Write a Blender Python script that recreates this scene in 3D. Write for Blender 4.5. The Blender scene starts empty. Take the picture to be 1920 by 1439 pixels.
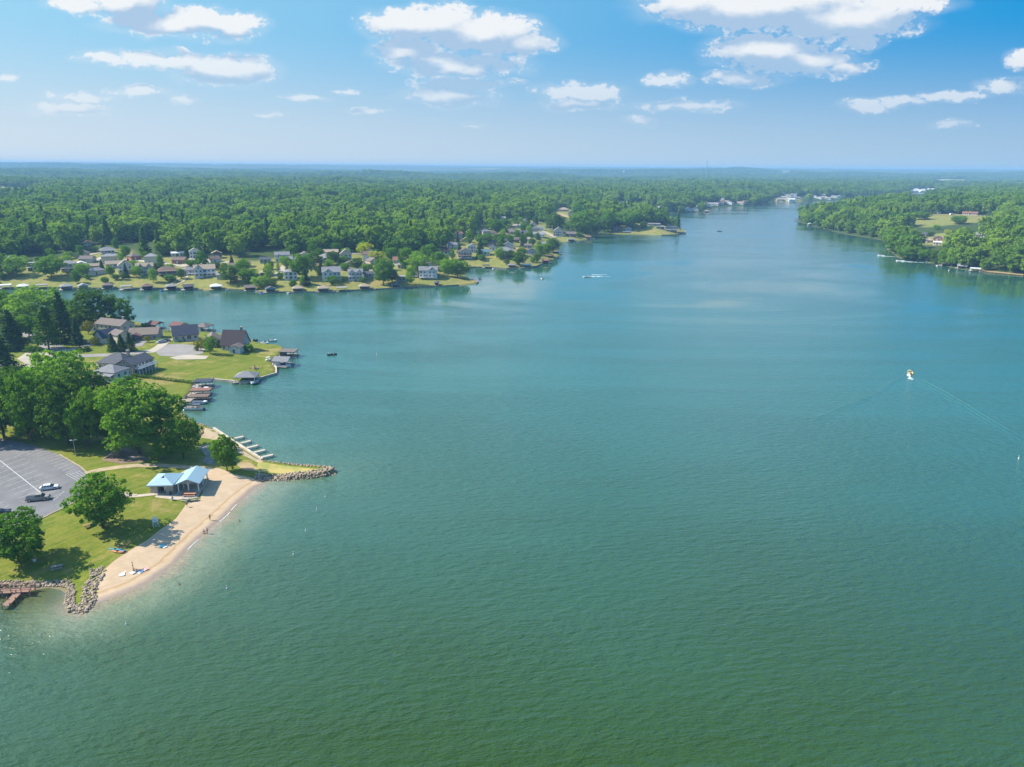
import bpy, bmesh, math, random
import numpy as np
from mathutils import Vector, Matrix
from mathutils.geometry import delaunay_2d_cdt
rnd = random.Random(7)
rng = np.random.default_rng(11)
sc = bpy.context.scene
COL = sc.collection
R = math.radians
# ---------------------------------------------------------------- camera
F = 1350.0; CX, CY = 960.0, 719.5
PITCH = math.atan((719.5-313.5)/F); ROLL = R(0.42); CAMZ = 90.0
cp, sp, cr, sr = math.cos(PITCH), math.sin(PITCH), math.cos(ROLL), math.sin(ROLL)
FW = np.array([0, cp, -sp]); U0 = np.array([0, sp, cp]); R0 = np.array([1., 0, 0])
RT = cr*R0 + sr*U0; UP = -sr*R0 + cr*U0
CAM = np.array([0, 0, CAMZ])
def ray(px, py):
    return FW + (px-CX)/F*RT - (py-CY)/F*UP
def W(px, py, z=0.0):                      # point of a photo sight line at height z
    d = ray(px, py); t = (z-CAMZ)/d[2]
    return CAM + d*t
def depth(P): return float(np.dot(np.asarray(P)-CAM, FW))
cam_d = bpy.data.cameras.new('camera'); cam = bpy.data.objects.new('camera', cam_d); COL.objects.link(cam)
M = Matrix(((RT[0], UP[0], -FW[0], 0), (RT[1], UP[1], -FW[1], 0), (RT[2], UP[2], -FW[2], CAMZ), (0, 0, 0, 1)))
cam.matrix_world = M
cam_d.sensor_width = 36; cam_d.lens = F/1920*36; cam_d.clip_start = 1; cam_d.clip_end = 90000
sc.camera = cam
# ---------------------------------------------------------------- materials
def NT(m):
    m.use_nodes = True; nt = m.node_tree; nt.nodes.clear(); return nt
class G:                                    # tiny node-graph helper
    def __init__(s, nt): s.nt = nt
    def n(s, t, **kw):
        nd = s.nt.nodes.new(t)
        for k, v in kw.items():
            if k.startswith('i_'):
                key = k[2:]; key = int(key) if key.isdigit() else key.replace('_', ' ')
                s.set(nd.inputs[key], v)
            else: setattr(nd, k, v)
        return nd
    def set(s, sock, v):
        if isinstance(v, bpy.types.NodeSocket): s.nt.links.new(v, sock)
        elif isinstance(v, (tuple, list)) and len(v) == 3 and sock.type == 'RGBA': sock.default_value = (*v, 1)
        else: sock.default_value = v
    def m(s, op, a, b=None, c=None, clamp=False):
        nd = s.nt.nodes.new('ShaderNodeMath'); nd.operation = op; nd.use_clamp = clamp
        s.set(nd.inputs[0], a)
        if b is not None: s.set(nd.inputs[1], b)
        if c is not None: s.set(nd.inputs[2], c)
        return nd.outputs[0]
    def v(s, op, a, b=None, sc_=None):
        nd = s.nt.nodes.new('ShaderNodeVectorMath'); nd.operation = op
        s.set(nd.inputs[0], a)
        if b is not None: s.set(nd.inputs[1], b)
        if sc_ is not None: s.set(nd.inputs['Scale'], sc_)
        return nd.outputs[0]
    def mix(s, f, a, b, bt='MIX'):
        nd = s.nt.nodes.new('ShaderNodeMix'); nd.data_type = 'RGBA'; nd.blend_type = bt
        s.set(nd.inputs['Factor'], f); s.set(nd.inputs['A'], a); s.set(nd.inputs['B'], b)
        return nd.outputs['Result']
    def ss(s, x, a, b, lo=0.0, hi=1.0):
        nd = s.nt.nodes.new('ShaderNodeMapRange'); nd.interpolation_type = 'SMOOTHSTEP'
        s.set(nd.inputs[0], x); s.set(nd.inputs[1], a); s.set(nd.inputs[2], b); s.set(nd.inputs[3], lo); s.set(nd.inputs[4], hi)
        return nd.outputs[0]
    def noise(s, vec, scale, detail=3, rough=0.55, dist=0):
        nd = s.n('ShaderNodeTexNoise'); nd.inputs['Scale'].default_value = scale
        nd.inputs['Detail'].default_value = detail; nd.inputs['Roughness'].default_value = rough
        nd.inputs['Distortion'].default_value = dist
        if vec is not None: s.set(nd.inputs['Vector'], vec)
        return nd.outputs[0]
    def attr(s, name):
        nd = s.n('ShaderNodeAttribute'); nd.attribute_name = name; return nd.outputs['Fac']
MATS = {}
def mat(name, col, rough=0.7, col2=None, scale=2.0, metallic=0.0, spec=0.3, bump=0.0, stretch=None):
    if name in MATS: return MATS[name]
    m = bpy.data.materials.new(name); g = G(NT(m))
    co = g.n('ShaderNodeTexCoord').outputs['Object']
    if stretch: co = g.v('MULTIPLY', co, stretch)
    if col2 is None: col2 = tuple(c*0.72 for c in col)
    nz = g.noise(co, scale, 4)
    c = g.mix(g.ss(nz, 0.35, 0.68), col, col2)
    b = g.n('ShaderNodeBsdfPrincipled', i_Base_Color=c, i_Roughness=rough, i_Metallic=metallic)
    b.inputs['Specular IOR Level'].default_value = spec
    if bump:
        bp = g.n('ShaderNodeBump', i_Strength=bump, i_Height=nz); g.set(b.inputs['Normal'], bp.outputs[0])
    o = g.n('ShaderNodeOutputMaterial'); g.nt.links.new(b.outputs[0], o.inputs[0])
    MATS[name] = m; return m
# ---------------------------------------------------------------- object helpers
def tag(o, label=None, cat=None, group=None, kind=None):
    if label: o['label'] = label
    if cat: o['category'] = cat
    if group: o['group'] = group
    if kind: o['kind'] = kind
    return o
def empty(name, loc, rz=0.0):
    o = bpy.data.objects.new(name, None); COL.objects.link(o)
    o.location = [float(v) for v in loc]; o.rotation_euler = (0, 0, rz); o.empty_display_size = 0.5
    return o
def thing(name, loc, rz, label, cat, group=None):
    return tag(empty(name, loc, rz), label, cat, group)
def kids(o): return [c for c in COL.objects if c.parent is o]
def npmesh(name, V, Fq, mats, midx=None, smooth=False):
    V = np.asarray(V, dtype=np.float32); Fq = np.asarray(Fq, dtype=np.int32); k = Fq.shape[1]
    me = bpy.data.meshes.new(name)
    me.vertices.add(len(V)); me.vertices.foreach_set('co', V.ravel())
    me.loops.add(Fq.size); me.loops.foreach_set('vertex_index', Fq.ravel())
    me.polygons.add(len(Fq)); me.polygons.foreach_set('loop_start', np.arange(0, Fq.size, k, dtype=np.int32))
    me.polygons.foreach_set('loop_total', np.full(len(Fq), k, dtype=np.int32))
    for m in mats: me.materials.append(m)
    if midx is not None: me.polygons.foreach_set('material_index', np.asarray(midx, dtype=np.int32))
    if smooth: me.polygons.foreach_set('use_smooth', np.ones(len(Fq), dtype=bool))
    me.update(calc_edges=True); me.validate()
    return me
def mobj(name, me, parent=None, loc=None):
    o = bpy.data.objects.new(name, me); COL.objects.link(o)
    if parent is not None: o.parent = parent
    if loc is not None: o.location = loc
    return o
class MB:
    def __init__(s): s.v = []; s.f = []; s.m = []; s.k = 0
    def add(s, vs, fs, k=None):
        b = len(s.v); s.v += [tuple(map(float, p)) for p in vs]
        for f in fs: s.f.append(tuple(b+i for i in f)); s.m.append(s.k if k is None else k)
        return s
    def box(s, c, d, rz=0.0, k=None, taper=1.0):
        x, y, z = d[0]/2, d[1]/2, d[2]/2; ca, sa = math.cos(rz), math.sin(rz); vs = []
        for dz in (-z, z):
            t = taper if dz > 0 else 1
            for dx, dy in ((-x, -y), (x, -y), (x, y), (-x, y)):
                dx *= t; dy *= t
                vs.append((c[0]+dx*ca-dy*sa, c[1]+dx*sa+dy*ca, c[2]+dz))
        return s.add(vs, [(3, 2, 1, 0), (4, 5, 6, 7), (0, 1, 5, 4), (1, 2, 6, 5), (2, 3, 7, 6), (3, 0, 4, 7)], k)
    def b2(s, a, b, k=None):               # box by corners
        return s.box([(a[i]+b[i])/2 for i in range(3)], [abs(b[i]-a[i]) for i in range(3)], k=k)
    def cyl(s, p0, p1, r0, r1=None, n=8, k=None, cap=True):
        r1 = r0 if r1 is None else r1
        a = Vector(p0); b = Vector(p1); d = (b-a).normalized()
        u = d.orthogonal().normalized(); w = d.cross(u); vs = []
        for p, r in ((a, r0), (b, r1)):
            for i in range(n):
                t = 2*math.pi*i/n; vs.append(p+u*math.cos(t)*r+w*math.sin(t)*r)
        fs = [(i, (i+1) % n, n+(i+1) % n, n+i) for i in range(n)]
        if cap: fs += [tuple(range(n-1, -1, -1)), tuple(range(n, 2*n))]
        return s.add(vs, fs, k)
    def prism(s, poly, axis, a, b, k=None): # polygon (2-D) extruded along an axis from a to b
        n = len(poly); vs = []
        for t in (a, b):
            for p, q in poly:
                vs.append({'x': (t, p, q), 'y': (p, t, q), 'z': (p, q, t)}[axis])
        fs = [(i, (i+1) % n, n+(i+1) % n, n+i) for i in range(n)] + [tuple(range(n-1, -1, -1)), tuple(range(n, 2*n))]
        return s.add(vs, fs, k)
    def sphere(s, c, r, nu=8, nv=5, k=None):
        r = (r, r, r) if not isinstance(r, (tuple, list)) else r
        vs = [(c[0], c[1], c[2]+r[2])]
        for j in range(1, nv):
            t = math.pi*j/nv
            for i in range(nu):
                a = 2*math.pi*i/nu
                vs.append((c[0]+r[0]*math.sin(t)*math.cos(a), c[1]+r[1]*math.sin(t)*math.sin(a), c[2]+r[2]*math.cos(t)))
        vs.append((c[0], c[1], c[2]-r[2])); e = len(vs)-1; fs = []
        for i in range(nu):
            fs.append((0, 1+i, 1+(i+1) % nu))
            for j in range(nv-2):
                p = 1+j*nu; fs.append((p+i, p+nu+i, p+nu+(i+1) % nu, p+(i+1) % nu))
            p = 1+(nv-2)*nu; fs.append((p+i, e, p+(i+1) % nu))
        return s.add(vs, fs, k)
    def mesh(s, name, mats, smooth=False):
        me = bpy.data.meshes.new(name); me.from_pydata(s.v, [], s.f)
        mats = mats if isinstance(mats, (list, tuple)) else [mats]
        for m in mats: me.materials.append(m)
        me.polygons.foreach_set('material_index', s.m)
        bm = bmesh.new(); bm.from_mesh(me); bmesh.ops.recalc_face_normals(bm, faces=bm.faces); bm.to_mesh(me); bm.free()
        if smooth: me.polygons.foreach_set('use_smooth', [True]*len(me.polygons))
        me.update(); return me
    def build(s, name, mats, parent=None, smooth=False):
        return mobj(name, s.mesh(name, mats, smooth), parent)
# ---------------------------------------------------------------- noise
def _hash(ix, iy, seed):
    h = (ix.astype(np.int64)*374761393 + iy.astype(np.int64)*668265263 + seed*144665) & 0x7fffffff
    h = ((h ^ (h >> 13))*1274126177) & 0x7fffffff
    return ((h ^ (h >> 16)) & 0xffff)/65535.0
def vnoise(x, y, seed=0):
    x = np.asarray(x, float); y = np.asarray(y, float)
    ix = np.floor(x); iy = np.floor(y); fx = x-ix; fy = y-iy
    fx = fx*fx*(3-2*fx); fy = fy*fy*(3-2*fy)
    a = _hash(ix, iy, seed); b = _hash(ix+1, iy, seed); c = _hash(ix, iy+1, seed); d = _hash(ix+1, iy+1, seed)
    return (a*(1-fx)+b*fx)*(1-fy)+(c*(1-fx)+d*fx)*fy
def fbm(x, y, seed=0, o=3):
    s = 0; a = 0.5; t = 0
    for k in range(o):
        s = s+a*vnoise(x*2**k, y*2**k, seed+k); t += a; a *= 0.5
    return s/t
def sstep(a, b, x):
    t = np.clip((x-a)/(b-a), 0, 1); return t*t*(3-2*t)
# ---------------------------------------------------------------- shorelines (photo sight lines met with the water level)
def wl(pts, z=0.0): return np.array([W(x, y, z)[:2] for x, y in pts])
BEACH_PX = [(178,1131),(215,1118),(255,1103),(290,1083),(325,1057),(350,1031),(378,1003),(400,985),(425,962),(450,938),(475,917),(492,907)]
A_PX = [(0,1108),(60,1107),(90,1103),(112,1106),(128,1117),(132,1127),(124,1136),(135,1146),(150,1149),(165,1141)] + BEACH_PX + \
  [(505,903),(540,901),(580,898),(610,894),(628,888),(631,883),(620,878),(580,876),(540,873),(515,870),(499,867),(492,866),
   (465,849),(440,833),(413,815),(401,807),(385,800),(365,794),(350,783),(344,774),(338,769),(347,757),(351,746),(363,736),(364,724),
   (376,717),(395,714),(430,717),(462,721),(490,711),(518,703),(518,692),(512,685),(514,674),(527,669),(535,654),(522,649),(495,647),
   (480,643),(466,637),(420,628),(380,624),(330,622),(290,618),(262,606),(225,600),(195,590),(150,586),(80,582),(0,578)]
A = np.vstack([[(-420, 120), (-160, 118)], wl(A_PX), [(-420, 480), (-520, 440)]])
B_PX = [(-500,553),(-200,545),(0,541),(40,542),(100,541),(150,542),(200,542),(260,542),(330,542),(380,545),(430,544),(470,546),(500,550),(540,549),(590,549),
  (640,547),(700,544),(740,542),(790,539),(830,538),(860,536),(893,533),(897,530),(884,526),(874,518),(870,508),(875,503),(890,502),(925,503),(950,505),
  (985,504),(1005,501),(1020,494),(1040,486),(1049,480),(1046,466),(1040,455),(1050,453),(1065,454),(1085,453),(1100,450),(1109,445),(1107,438),(1114,436),
  (1140,438),(1170,440),(1200,440),(1240,442),(1270,441),(1286,437),(1281,432),(1262,426),(1240,417),(1225,411),(1200,407),(1180,403),(1190,399),(1230,400),
  (1280,400),(1320,399),(1330,394),(1345,390),(1370,388),(1420,385),(1435,382),(1450,379),(1490,380),(1530,378),(1560,377),(1600,375),(1640,373),(1670,371),
  (1700,368),(1715,365)]
B = np.vstack([wl(B_PX), [(2600, 2880), (5000, 3300), (40000, 9000), (40000, 40000), (-40000, 40000), (-40000, 500), (-2500, 500)]])
C_PX = [(1790,366),(1740,370),(1700,377),(1620,388),(1550,399),(1512,407),(1496,412),(1499,417),(1520,424),(1535,428),(1560,434),(1600,442),(1640,448),(1664,453),
  (1672,461),(1668,471),(1678,479),(1690,486),(1720,486),(1740,493),(1770,499),(1800,505),(1830,508),(1860,512),(1890,515),(1920,518),(2000,529),(2200,560)]
C = np.vstack([wl(C_PX), [(1500, 480), (9000, 600), (9000, 3100), (4000, 2950)]])
POLYS = [A, B, C]
def inside(P, X, Y):
    r = np.zeros(X.shape, bool); n = len(P)
    for i in range(n):
        x0, y0 = P[i]; x1, y1 = P[(i+1) % n]
        if y0 == y1: continue
        c = ((y0 > Y) != (y1 > Y)) & (X < (x1-x0)*(Y-y0)/(y1-y0)+x0)
        r ^= c
    return r
def pdist(P, X, Y, closed=True):
    d = np.full(X.shape, 1e12); n = len(P)
    for i in range(n if closed else n-1):
        x0, y0 = P[i]; x1, y1 = P[(i+1) % n]; dx, dy = x1-x0, y1-y0
        t = np.clip(((X-x0)*dx+(Y-y0)*dy)/(dx*dx+dy*dy+1e-9), 0, 1)
        d = np.minimum(d, (X-x0-t*dx)**2+(Y-y0-t*dy)**2)
    return np.sqrt(d)
def psdf(P, X, Y):
    d = pdist(P, X, Y); return np.where(inside(P, X, Y), d, -d)
BEACH = wl(BEACH_PX)
COVE = wl([(92,1103),(112,1106),(128,1117),(132,1127)])
def sdfs(X, Y):
    return [psdf(P, X, Y) for P in POLYS]
def height(X, Y, full=False):
    X = np.asarray(X, float); Y = np.asarray(Y, float); shp = X.shape; X = X.ravel(); Y = Y.ravel()
    dA, dB, dC = sdfs(X, Y); d = np.maximum(np.maximum(dA, dB), dC)
    D = np.hypot(X, Y)
    zz = np.full(X.shape, -3.0)
    # near peninsula: park, beach, lawns
    wb = 1-sstep(1.0, 14, np.minimum(pdist(BEACH, X, Y, False), pdist(COVE, X, Y, False)))
    wall = 1.0*sstep(-0.2, 1.0, dA)+1.6*sstep(1, 38, dA)
    bch = np.where(dA < 0, dA*0.12, 2.2*sstep(-9, 26, dA)-2.2*sstep(-9, 26, np.array(0.0)))
    zA = np.where(dA > -4, wall*(1-wb)+bch*wb, -3)
    zA = np.where((dA < 0) & (wb < .5), np.maximum(dA*1.0, -3), zA)
    # far shore: lawns climbing to wooded hills
    n1 = fbm(X/420, Y/420, 3); n2 = fbm(X/1500+7, Y/1500, 9); n3 = fbm(X/3800+3, Y/3800+5, 21, 4)
    dd = np.maximum(dB-6, 0)
    hb = 0.9*sstep(-.3, 1.2, dB)+9.0*(1-np.exp(-dd/45))+(20*n1+13*fbm(X/150, Y/150, 33, 2)-6)*(1-np.exp(-dd/260))
    far = sstep(1800, 6000, D)
    hb = hb+far*(100*(n2-0.46))+far*34*(fbm(X/600+2, Y/600, 61, 2)-.5)*sstep(0, 500, dd)+sstep(5500, 11500, D)*(52+34*(n3-0.5))
    zB = np.where(dB > 0, hb, np.maximum(dB*0.8, -3))
    dd = np.maximum(dC-4, 0)
    hc = 0.8*sstep(-.3, 1.5, dC)+15*(1-np.exp(-dd/70))+16*(1-np.exp(-dd/330))*(0.3+1.2*n1)
    zC = np.where(dC > 0, hc, np.maximum(dC*0.8, -3))
    z = np.maximum(np.maximum(zA, zB), zC)
    z = np.where(D > 7800, np.minimum(z, 104), np.maximum(z-np.maximum(z-56, 0)*.6, np.where(D > 2500, 6, z))); z = np.where(D > 7800, z, np.minimum(z, 76))
    if full: return z.reshape(shp), [a.reshape(shp) for a in (d, dA, dB, dC, wb)]
    return z.reshape(shp)
def hgt(x, y): return float(height(np.array([x]), np.array([y]))[0])
TS = np.geomspace(90, 14000, 900)
def T(px, py):                              # first meeting of a sight line with the ground
    d = ray(px, py); P = CAM[None]+d[None]*TS[:, None]
    g = P[:, 2]-np.maximum(height(P[:, 0], P[:, 1]), 0)
    i = int(np.argmax(g < 0))
    if g[i] >= 0: return W(px, py, 0.)
    if i == 0: return P[0]
    t = TS[i-1]+(TS[i]-TS[i-1])*g[i-1]/(g[i-1]-g[i])
    p = CAM+d*t; p[2] = max(hgt(p[0], p[1]), 0); return p
def TP(pts): return np.array([T(x, y)[:2] for x, y in pts])
def proj(X, Y, Z):
    d = np.stack([X, Y, Z-CAMZ], -1); q = d@FW
    return CX+F*(d@RT)/q, CY-F*(d@UP)/q
def pxm(P): return F/depth(P)               # photo pixels per metre at a point
HAZE = 1.4e-4
EXPO = 0.80
# ---------------------------------------------------------------- light and sky
SUN_EL, SUN_AZ = R(43), R(-84)              # sun to the left, a little ahead of the camera
SD = Vector((math.sin(SUN_AZ)*math.cos(SUN_EL), math.cos(SUN_AZ)*math.cos(SUN_EL), math.sin(SUN_EL)))
ld = bpy.data.lights.new('sun', 'SUN'); ld.energy = 5.0; ld.angle = R(0.53); ld.color = (1, .93, .80)
so = bpy.data.objects.new('sun', ld); COL.objects.link(so); so.rotation_euler = SD.to_track_quat('Z', 'Y').to_euler()
w = bpy.data.worlds.new('World'); sc.world = w; w.use_nodes = True
w.node_tree.nodes.clear(); g = G(w.node_tree)
sky = g.n('ShaderNodeTexSky'); sky.sky_type = 'NISHITA'; sky.sun_disc = False
sky.sun_elevation = SUN_EL; sky.sun_rotation = SUN_AZ % (2*math.pi); sky.altitude = 200
sky.air_density = 1.0; sky.dust_density = 0.7; sky.ozone_density = 1.6
co = g.n('ShaderNodeTexCoord').outputs['Generated']
sep = g.n('ShaderNodeSeparateXYZ', i_0=co)
dx, dy, dz = sep.outputs
yy = g.m('MAXIMUM', dy, 0.05)
uu = g.m('DIVIDE', dx, yy); ww = g.m('DIVIDE', dz, yy)
P2 = g.n('ShaderNodeCombineXYZ', i_0=uu, i_1=ww).outputs[0]
# clouds: (centre px, centre py, half width, half height) of each puff as seen in the photo, placed by direction in the sky
CL = [(230,0,70,30),(150,8,55,16),(330,42,110,26),(430,48,62,22),(255,38,45,18),(300,112,130,14),(420,132,85,26),(200,110,40,10),
 (800,45,105,34),(900,62,105,36),(985,85,58,22),(860,122,110,20),(870,157,80,10),(840,180,80,16),(760,95,60,18),(565,183,40,6),(648,169,20,5),(265,172,60,9),(150,182,55,9),(130,203,60,10),
 (1085,172,70,16),(1085,196,60,10),(1440,95,105,30),(1520,115,80,22),(1400,148,60,15),(1590,130,45,14),(1255,150,40,14),(1345,140,20,10),(1285,200,75,9),(1195,225,22,7),
 (1420,12,190,42),(1580,38,130,34),(1700,5,80,18),(1618,80,40,18),(1300,5,85,24),(1620,196,36,10),(1690,190,40,9),(1785,182,55,9),(1890,162,46,16),(1912,112,26,18),(1790,236,40,7),
 (500,214,26,4),(690,205,30,4),(885,233,18,5),(10,145,20,8),(970,155,14,5),(350,186,24,6)]
def duv(px, py):
    d = ray(px, py); return d[0]/d[1], d[2]/d[1]
gt_ = bpy.data.node_groups.new('cloud_field', 'ShaderNodeTree')
gt_.interface.new_socket('P', in_out='INPUT', socket_type='NodeSocketVector')
gt_.interface.new_socket('M', in_out='OUTPUT', socket_type='NodeSocketFloat')
gg = G(gt_); gi = gg.n('NodeGroupInput').outputs[0]
wn = gg.n('ShaderNodeTexNoise'); wn.inputs['Scale'].default_value = 24; wn.inputs['Detail'].default_value = 2
gt_.links.new(gg.v('MULTIPLY', gi, (1, 1.7, 1)), wn.inputs['Vector'])
wp = gg.v('SCALE', gg.v('SUBTRACT', wn.outputs['Color'], (.5, .5, .5)), sc_=0.022)
pw = gg.v('ADD', gi, wp)
mx = None
for (x, y, a, b) in CL:
    u0, w0 = duv(x, y); u1, w1 = duv(x+a, y); a_ = abs(u1-u0)*1.22; w2 = duv(x, y-b)[1]; b_ = abs(w2-w0)*1.25
    q = gg.v('MULTIPLY', gg.v('SUBTRACT', pw, (u0, w0, 0)), (1/a_, 1/b_, 0))
    nd = gt_.nodes.new('ShaderNodeVectorMath'); nd.operation = 'LENGTH'; gt_.links.new(q, nd.inputs[0])
    f = gg.m('SUBTRACT', 1.0, nd.outputs['Value'])
    f = gg.m('MULTIPLY', f, min(1.25, 0.50+b/45.0))
    mx = f if mx is None else gg.m('SMOOTH_MAX', mx, f, 0.12)
nz = gg.noise(gg.v('MULTIPLY', gi, (1, 1.4, 1)), 42, 9, 0.62)
nb = gg.noise(gg.v('MULTIPLY', gi, (1, 2.2, 1)), 12, 3, 0.5)
soft = gg.m('MAXIMUM', gg.m('ADD', mx, gg.m('MULTIPLY', gg.m('SUBTRACT', nb, 0.5), 0.7)), -2.0)
nz2 = gg.noise(gg.v('MULTIPLY', gi, (1, 1.7, 1)), 130, 5, 0.6)
tot = gg.m('ADD', soft, gg.m('MULTIPLY', gg.m('SUBTRACT', nz, 0.5), 1.6))
tot = gg.m('ADD', tot, gg.m('MULTIPLY', gg.m('SUBTRACT', nz2, 0.5), 0.75))
gt_.interface.new_socket('S', in_out='OUTPUT', socket_type='NodeSocketFloat')
go_ = gg.n('NodeGroupOutput'); gt_.links.new(tot, go_.inputs[0]); gt_.links.new(soft, go_.inputs[1])
def field(vec):
    nd = g.n('ShaderNodeGroup'); nd.node_tree = gt_; g.set(nd.inputs[0], vec); return nd.outputs
f0, s0 = field(P2); f1, s1 = field(g.v('ADD', P2, (-0.008, 0.022, 0)))
dens = g.ss(f0, -0.05, 0.36)
wisp = g.ss(s0, -0.30, 0.35, 0, 0.30)
dens = g.m('MAXIMUM', dens, wisp)
rise = g.m('ADD', g.m('SUBTRACT', s1, s0), g.m('MULTIPLY', g.m('SUBTRACT', f1, f0), 0.35))
shade = g.m('MULTIPLY', g.ss(rise, -0.95, 0.08), g.ss(s0, -0.05, 0.26), clamp=True)
front = g.ss(dy, 0.1, 0.4)
lowfade = g.ss(ww, 0.03, 0.17, 0.38, 1.0)
dens = g.m('MULTIPLY', g.m('MULTIPLY', dens, front), lowfade)
sky_c = g.v('MULTIPLY', g.v('SCALE', sky.outputs[0], sc_=0.15), (0.72, 1.0, 1.12))
EX = 2.0**-EXPO
up = g.m('MAXIMUM', dz, 0.0)
# clear blue away from the sun, pale towards it and towards the horizon
side = g.m('MULTIPLY_ADD', dx, 0.9, 0.5, clamp=True)
deep_c = g.mix(side, (0.34, 0.67, 0.91), (0.014, 0.325, 0.72))
hz_col = g.mix(side, (0.66, 0.76, 0.845), (0.385, 0.57, 0.755))
low = g.mix(g.ss(up, 0.168, 0.0), deep_c, hz_col)
low = g.v('SCALE', low, sc_=EX)
skyc = g.mix(g.ss(up, 0.24, 0.6), low, sky_c)
ccol = g.v('SCALE', g.mix(shade, (0.93, 0.945, 0.96), (0.43, 0.59, 0.79)), sc_=EX)
skyc = g.mix(g.m('MULTIPLY', dens, 0.93), skyc, ccol)
bg = g.n('ShaderNodeBackground', i_Color=skyc, i_Strength=1.0)
wo = g.n('ShaderNodeOutputWorld'); w.node_tree.links.new(bg.outputs[0], wo.inputs[0])
try: w.cycles.sampling_method = 'MANUAL'; w.cycles.sample_map_resolution = 512
except Exception: pass
sc.view_settings.view_transform = 'Standard'; sc.view_settings.look = 'None'; sc.view_settings.gamma = 1; sc.view_settings.exposure = EXPO
sc.cycles.max_bounces = 6; sc.cycles.diffuse_bounces = 3; sc.cycles.glossy_bounces = 3; sc.cycles.transmission_bounces = 2; sc.cycles.volume_bounces = 0
sc.cycles.use_denoising = True; sc.cycles.denoiser = 'OPENIMAGEDENOISE'; sc.cycles.denoising_prefilter = 'ACCURATE'
sc.cycles.caustics_reflective = False; sc.cycles.caustics_refractive = False
# air: even haze round the whole scene
hm = bpy.data.materials.new('haze_air'); g = G(NT(hm))
pv = g.n('ShaderNodeVolumePrincipled', i_Color=(0.33, 0.61, 0.93), i_Density=HAZE)
o = g.n('ShaderNodeOutputMaterial'); g.nt.links.new(pv.outputs[0], o.inputs['Volume'])
hz = MB().b2((-42000, -1500, -6), (42000, 40000, 112)).build('haze', hm); tag(hz, kind='stuff', label='pale blue haze over the distant hills', cat='haze')
# ---------------------------------------------------------------- ground sheet
def grid_axes():
    ud = np.linspace(-0.86, 0.80, 640); us = np.concatenate([np.linspace(-2.2, -.88, 34), ud, np.linspace(.82, 2.2, 34)])
    ys = [-160., -100, -40, 20, 60, 85]; y = 100.
    while y < 26000:
        ys.append(y); y += .75 if y < 330 else (y*.0042 if y < 1100 else y*.011)
    return us, np.array(ys)
us, ys = grid_axes()
def sheet(us, ys):
    X = us[None, :]*(np.maximum(ys, 0)[:, None]+90); Y = np.repeat(ys[:, None], len(us), 1); return X, Y
X, Y = sheet(us, ys)
Z, (d_, dA_, dB_, dC_, wb_) = height(X, Y, True)
SAND = TP([(178,1128),(184,1098),(192,1072),(217,1050),(243,1033),(275,1014),(300,994),(330,973),(345,952),(350,943),(376,936),(388,893),(391,878),(412,879),(440,890),(470,896),(490,904)])
SAND = np.vstack([SAND, wl([(x+3, y+5) for x, y in BEACH_PX[::-1]])])
sandd = psdf(SAND, X.ravel(), Y.ravel()).reshape(X.shape)
Z = np.where(sandd > 0.8, Z-0.14, Z)
keep = d_ > -14
# lawn weight and field weight
CLEARPX = [(-60,545),(-60,505),(0,500),(60,492),(100,486),(150,480),(200,466),(235,470),(250,484),(330,482),(372,478),(412,476),(440,490),(480,492),(520,486),(580,480),(640,474),(690,476),
  (740,488),(800,478),(840,470),(850,446),(885,448),(915,440),(935,416),(1000,412),(1030,424),(1060,436),(1100,440),(1108,448),(1050,456),(1045,485),(1000,505),(890,505),(897,534),(740,545),(500,552),(200,545)]
CLEARS = [TP(CLEARPX), TP([(1015,402),(1050,390),(1082,396),(1075,412),(1040,410)]), TP([(1150,437),(1160,428),(1222,420),(1250,424),(1288,436),(1240,444)]),
  TP([(1690,409),(1730,402),(1790,402),(1880,406),(1870,414),(1800,420),(1740,426),(1700,421)]), TP([(1718,458),(1725,442),(1772,438),(1775,460)]), TP([(1440,382),(1450,372),(1500,372),(1500,381)])]
lawn = np.where(dA_ > -3, 1.0, 0.0)
for c in CLEARS:
    lawn = np.maximum(lawn, sstep(-12, 4, psdf(c, X.ravel(), Y.ravel()).reshape(X.shape)))
lawn = np.where(Y > 6500, .22, lawn)
idx = np.arange(X.size).reshape(X.shape)
fk = keep[:-1, :-1] | keep[1:, :-1] | keep[:-1, 1:] | keep[1:, 1:]
q = np.stack([idx[:-1, :-1], idx[:-1, 1:], idx[1:, 1:], idx[1:, :-1]], -1)[fk]
used = np.unique(q); mp = np.full(X.size, -1); mp[used] = np.arange(len(used))
gm = bpy.data.materials.new('grass_ground'); g = G(NT(gm))
pos = g.n('ShaderNodeNewGeometry').outputs['Position']
la = g.attr('lawn'); sh = g.attr('shore'); pk = g.attr('park')
n_big = g.noise(pos, 0.035, 4, .6); n_mid = g.noise(pos, 0.22, 5, .65); n_fine = g.noise(pos, 1.6, 4, .7)
str_ = g.noise(g.v('MULTIPLY', g.n('ShaderNodeVectorRotate', i_Vector=pos, i_Angle=R(35), rotation_type='Z_AXIS').outputs[0], (.9, .06, 1)), 1.0, 2)
gr = g.mix(g.ss(n_mid, .35, .7), (0.099, 0.148, 0.011), (0.180, 0.195, 0.019))
gr = g.mix(g.ss(str_, .42, .62, 0, .7), gr, (0.207, 0.198, 0.040))
gr_far = g.mix(g.ss(n_mid, .35, .65), (0.176, 0.198, 0.044), (0.264, 0.238, 0.075))
gr = g.mix(pk, gr_far, gr)
dry = g.m('ADD', n_big, g.m('MULTIPLY', g.m('SUBTRACT', n_mid, .5), .55))
gr = g.mix(g.ss(dry, .54, .68, 0, .8), gr, (0.317, 0.238, 0.088))
gr = g.mix(g.ss(n_fine, .3, .75, 0, .35), gr, (0.044, 0.075, 0.011))
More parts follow.
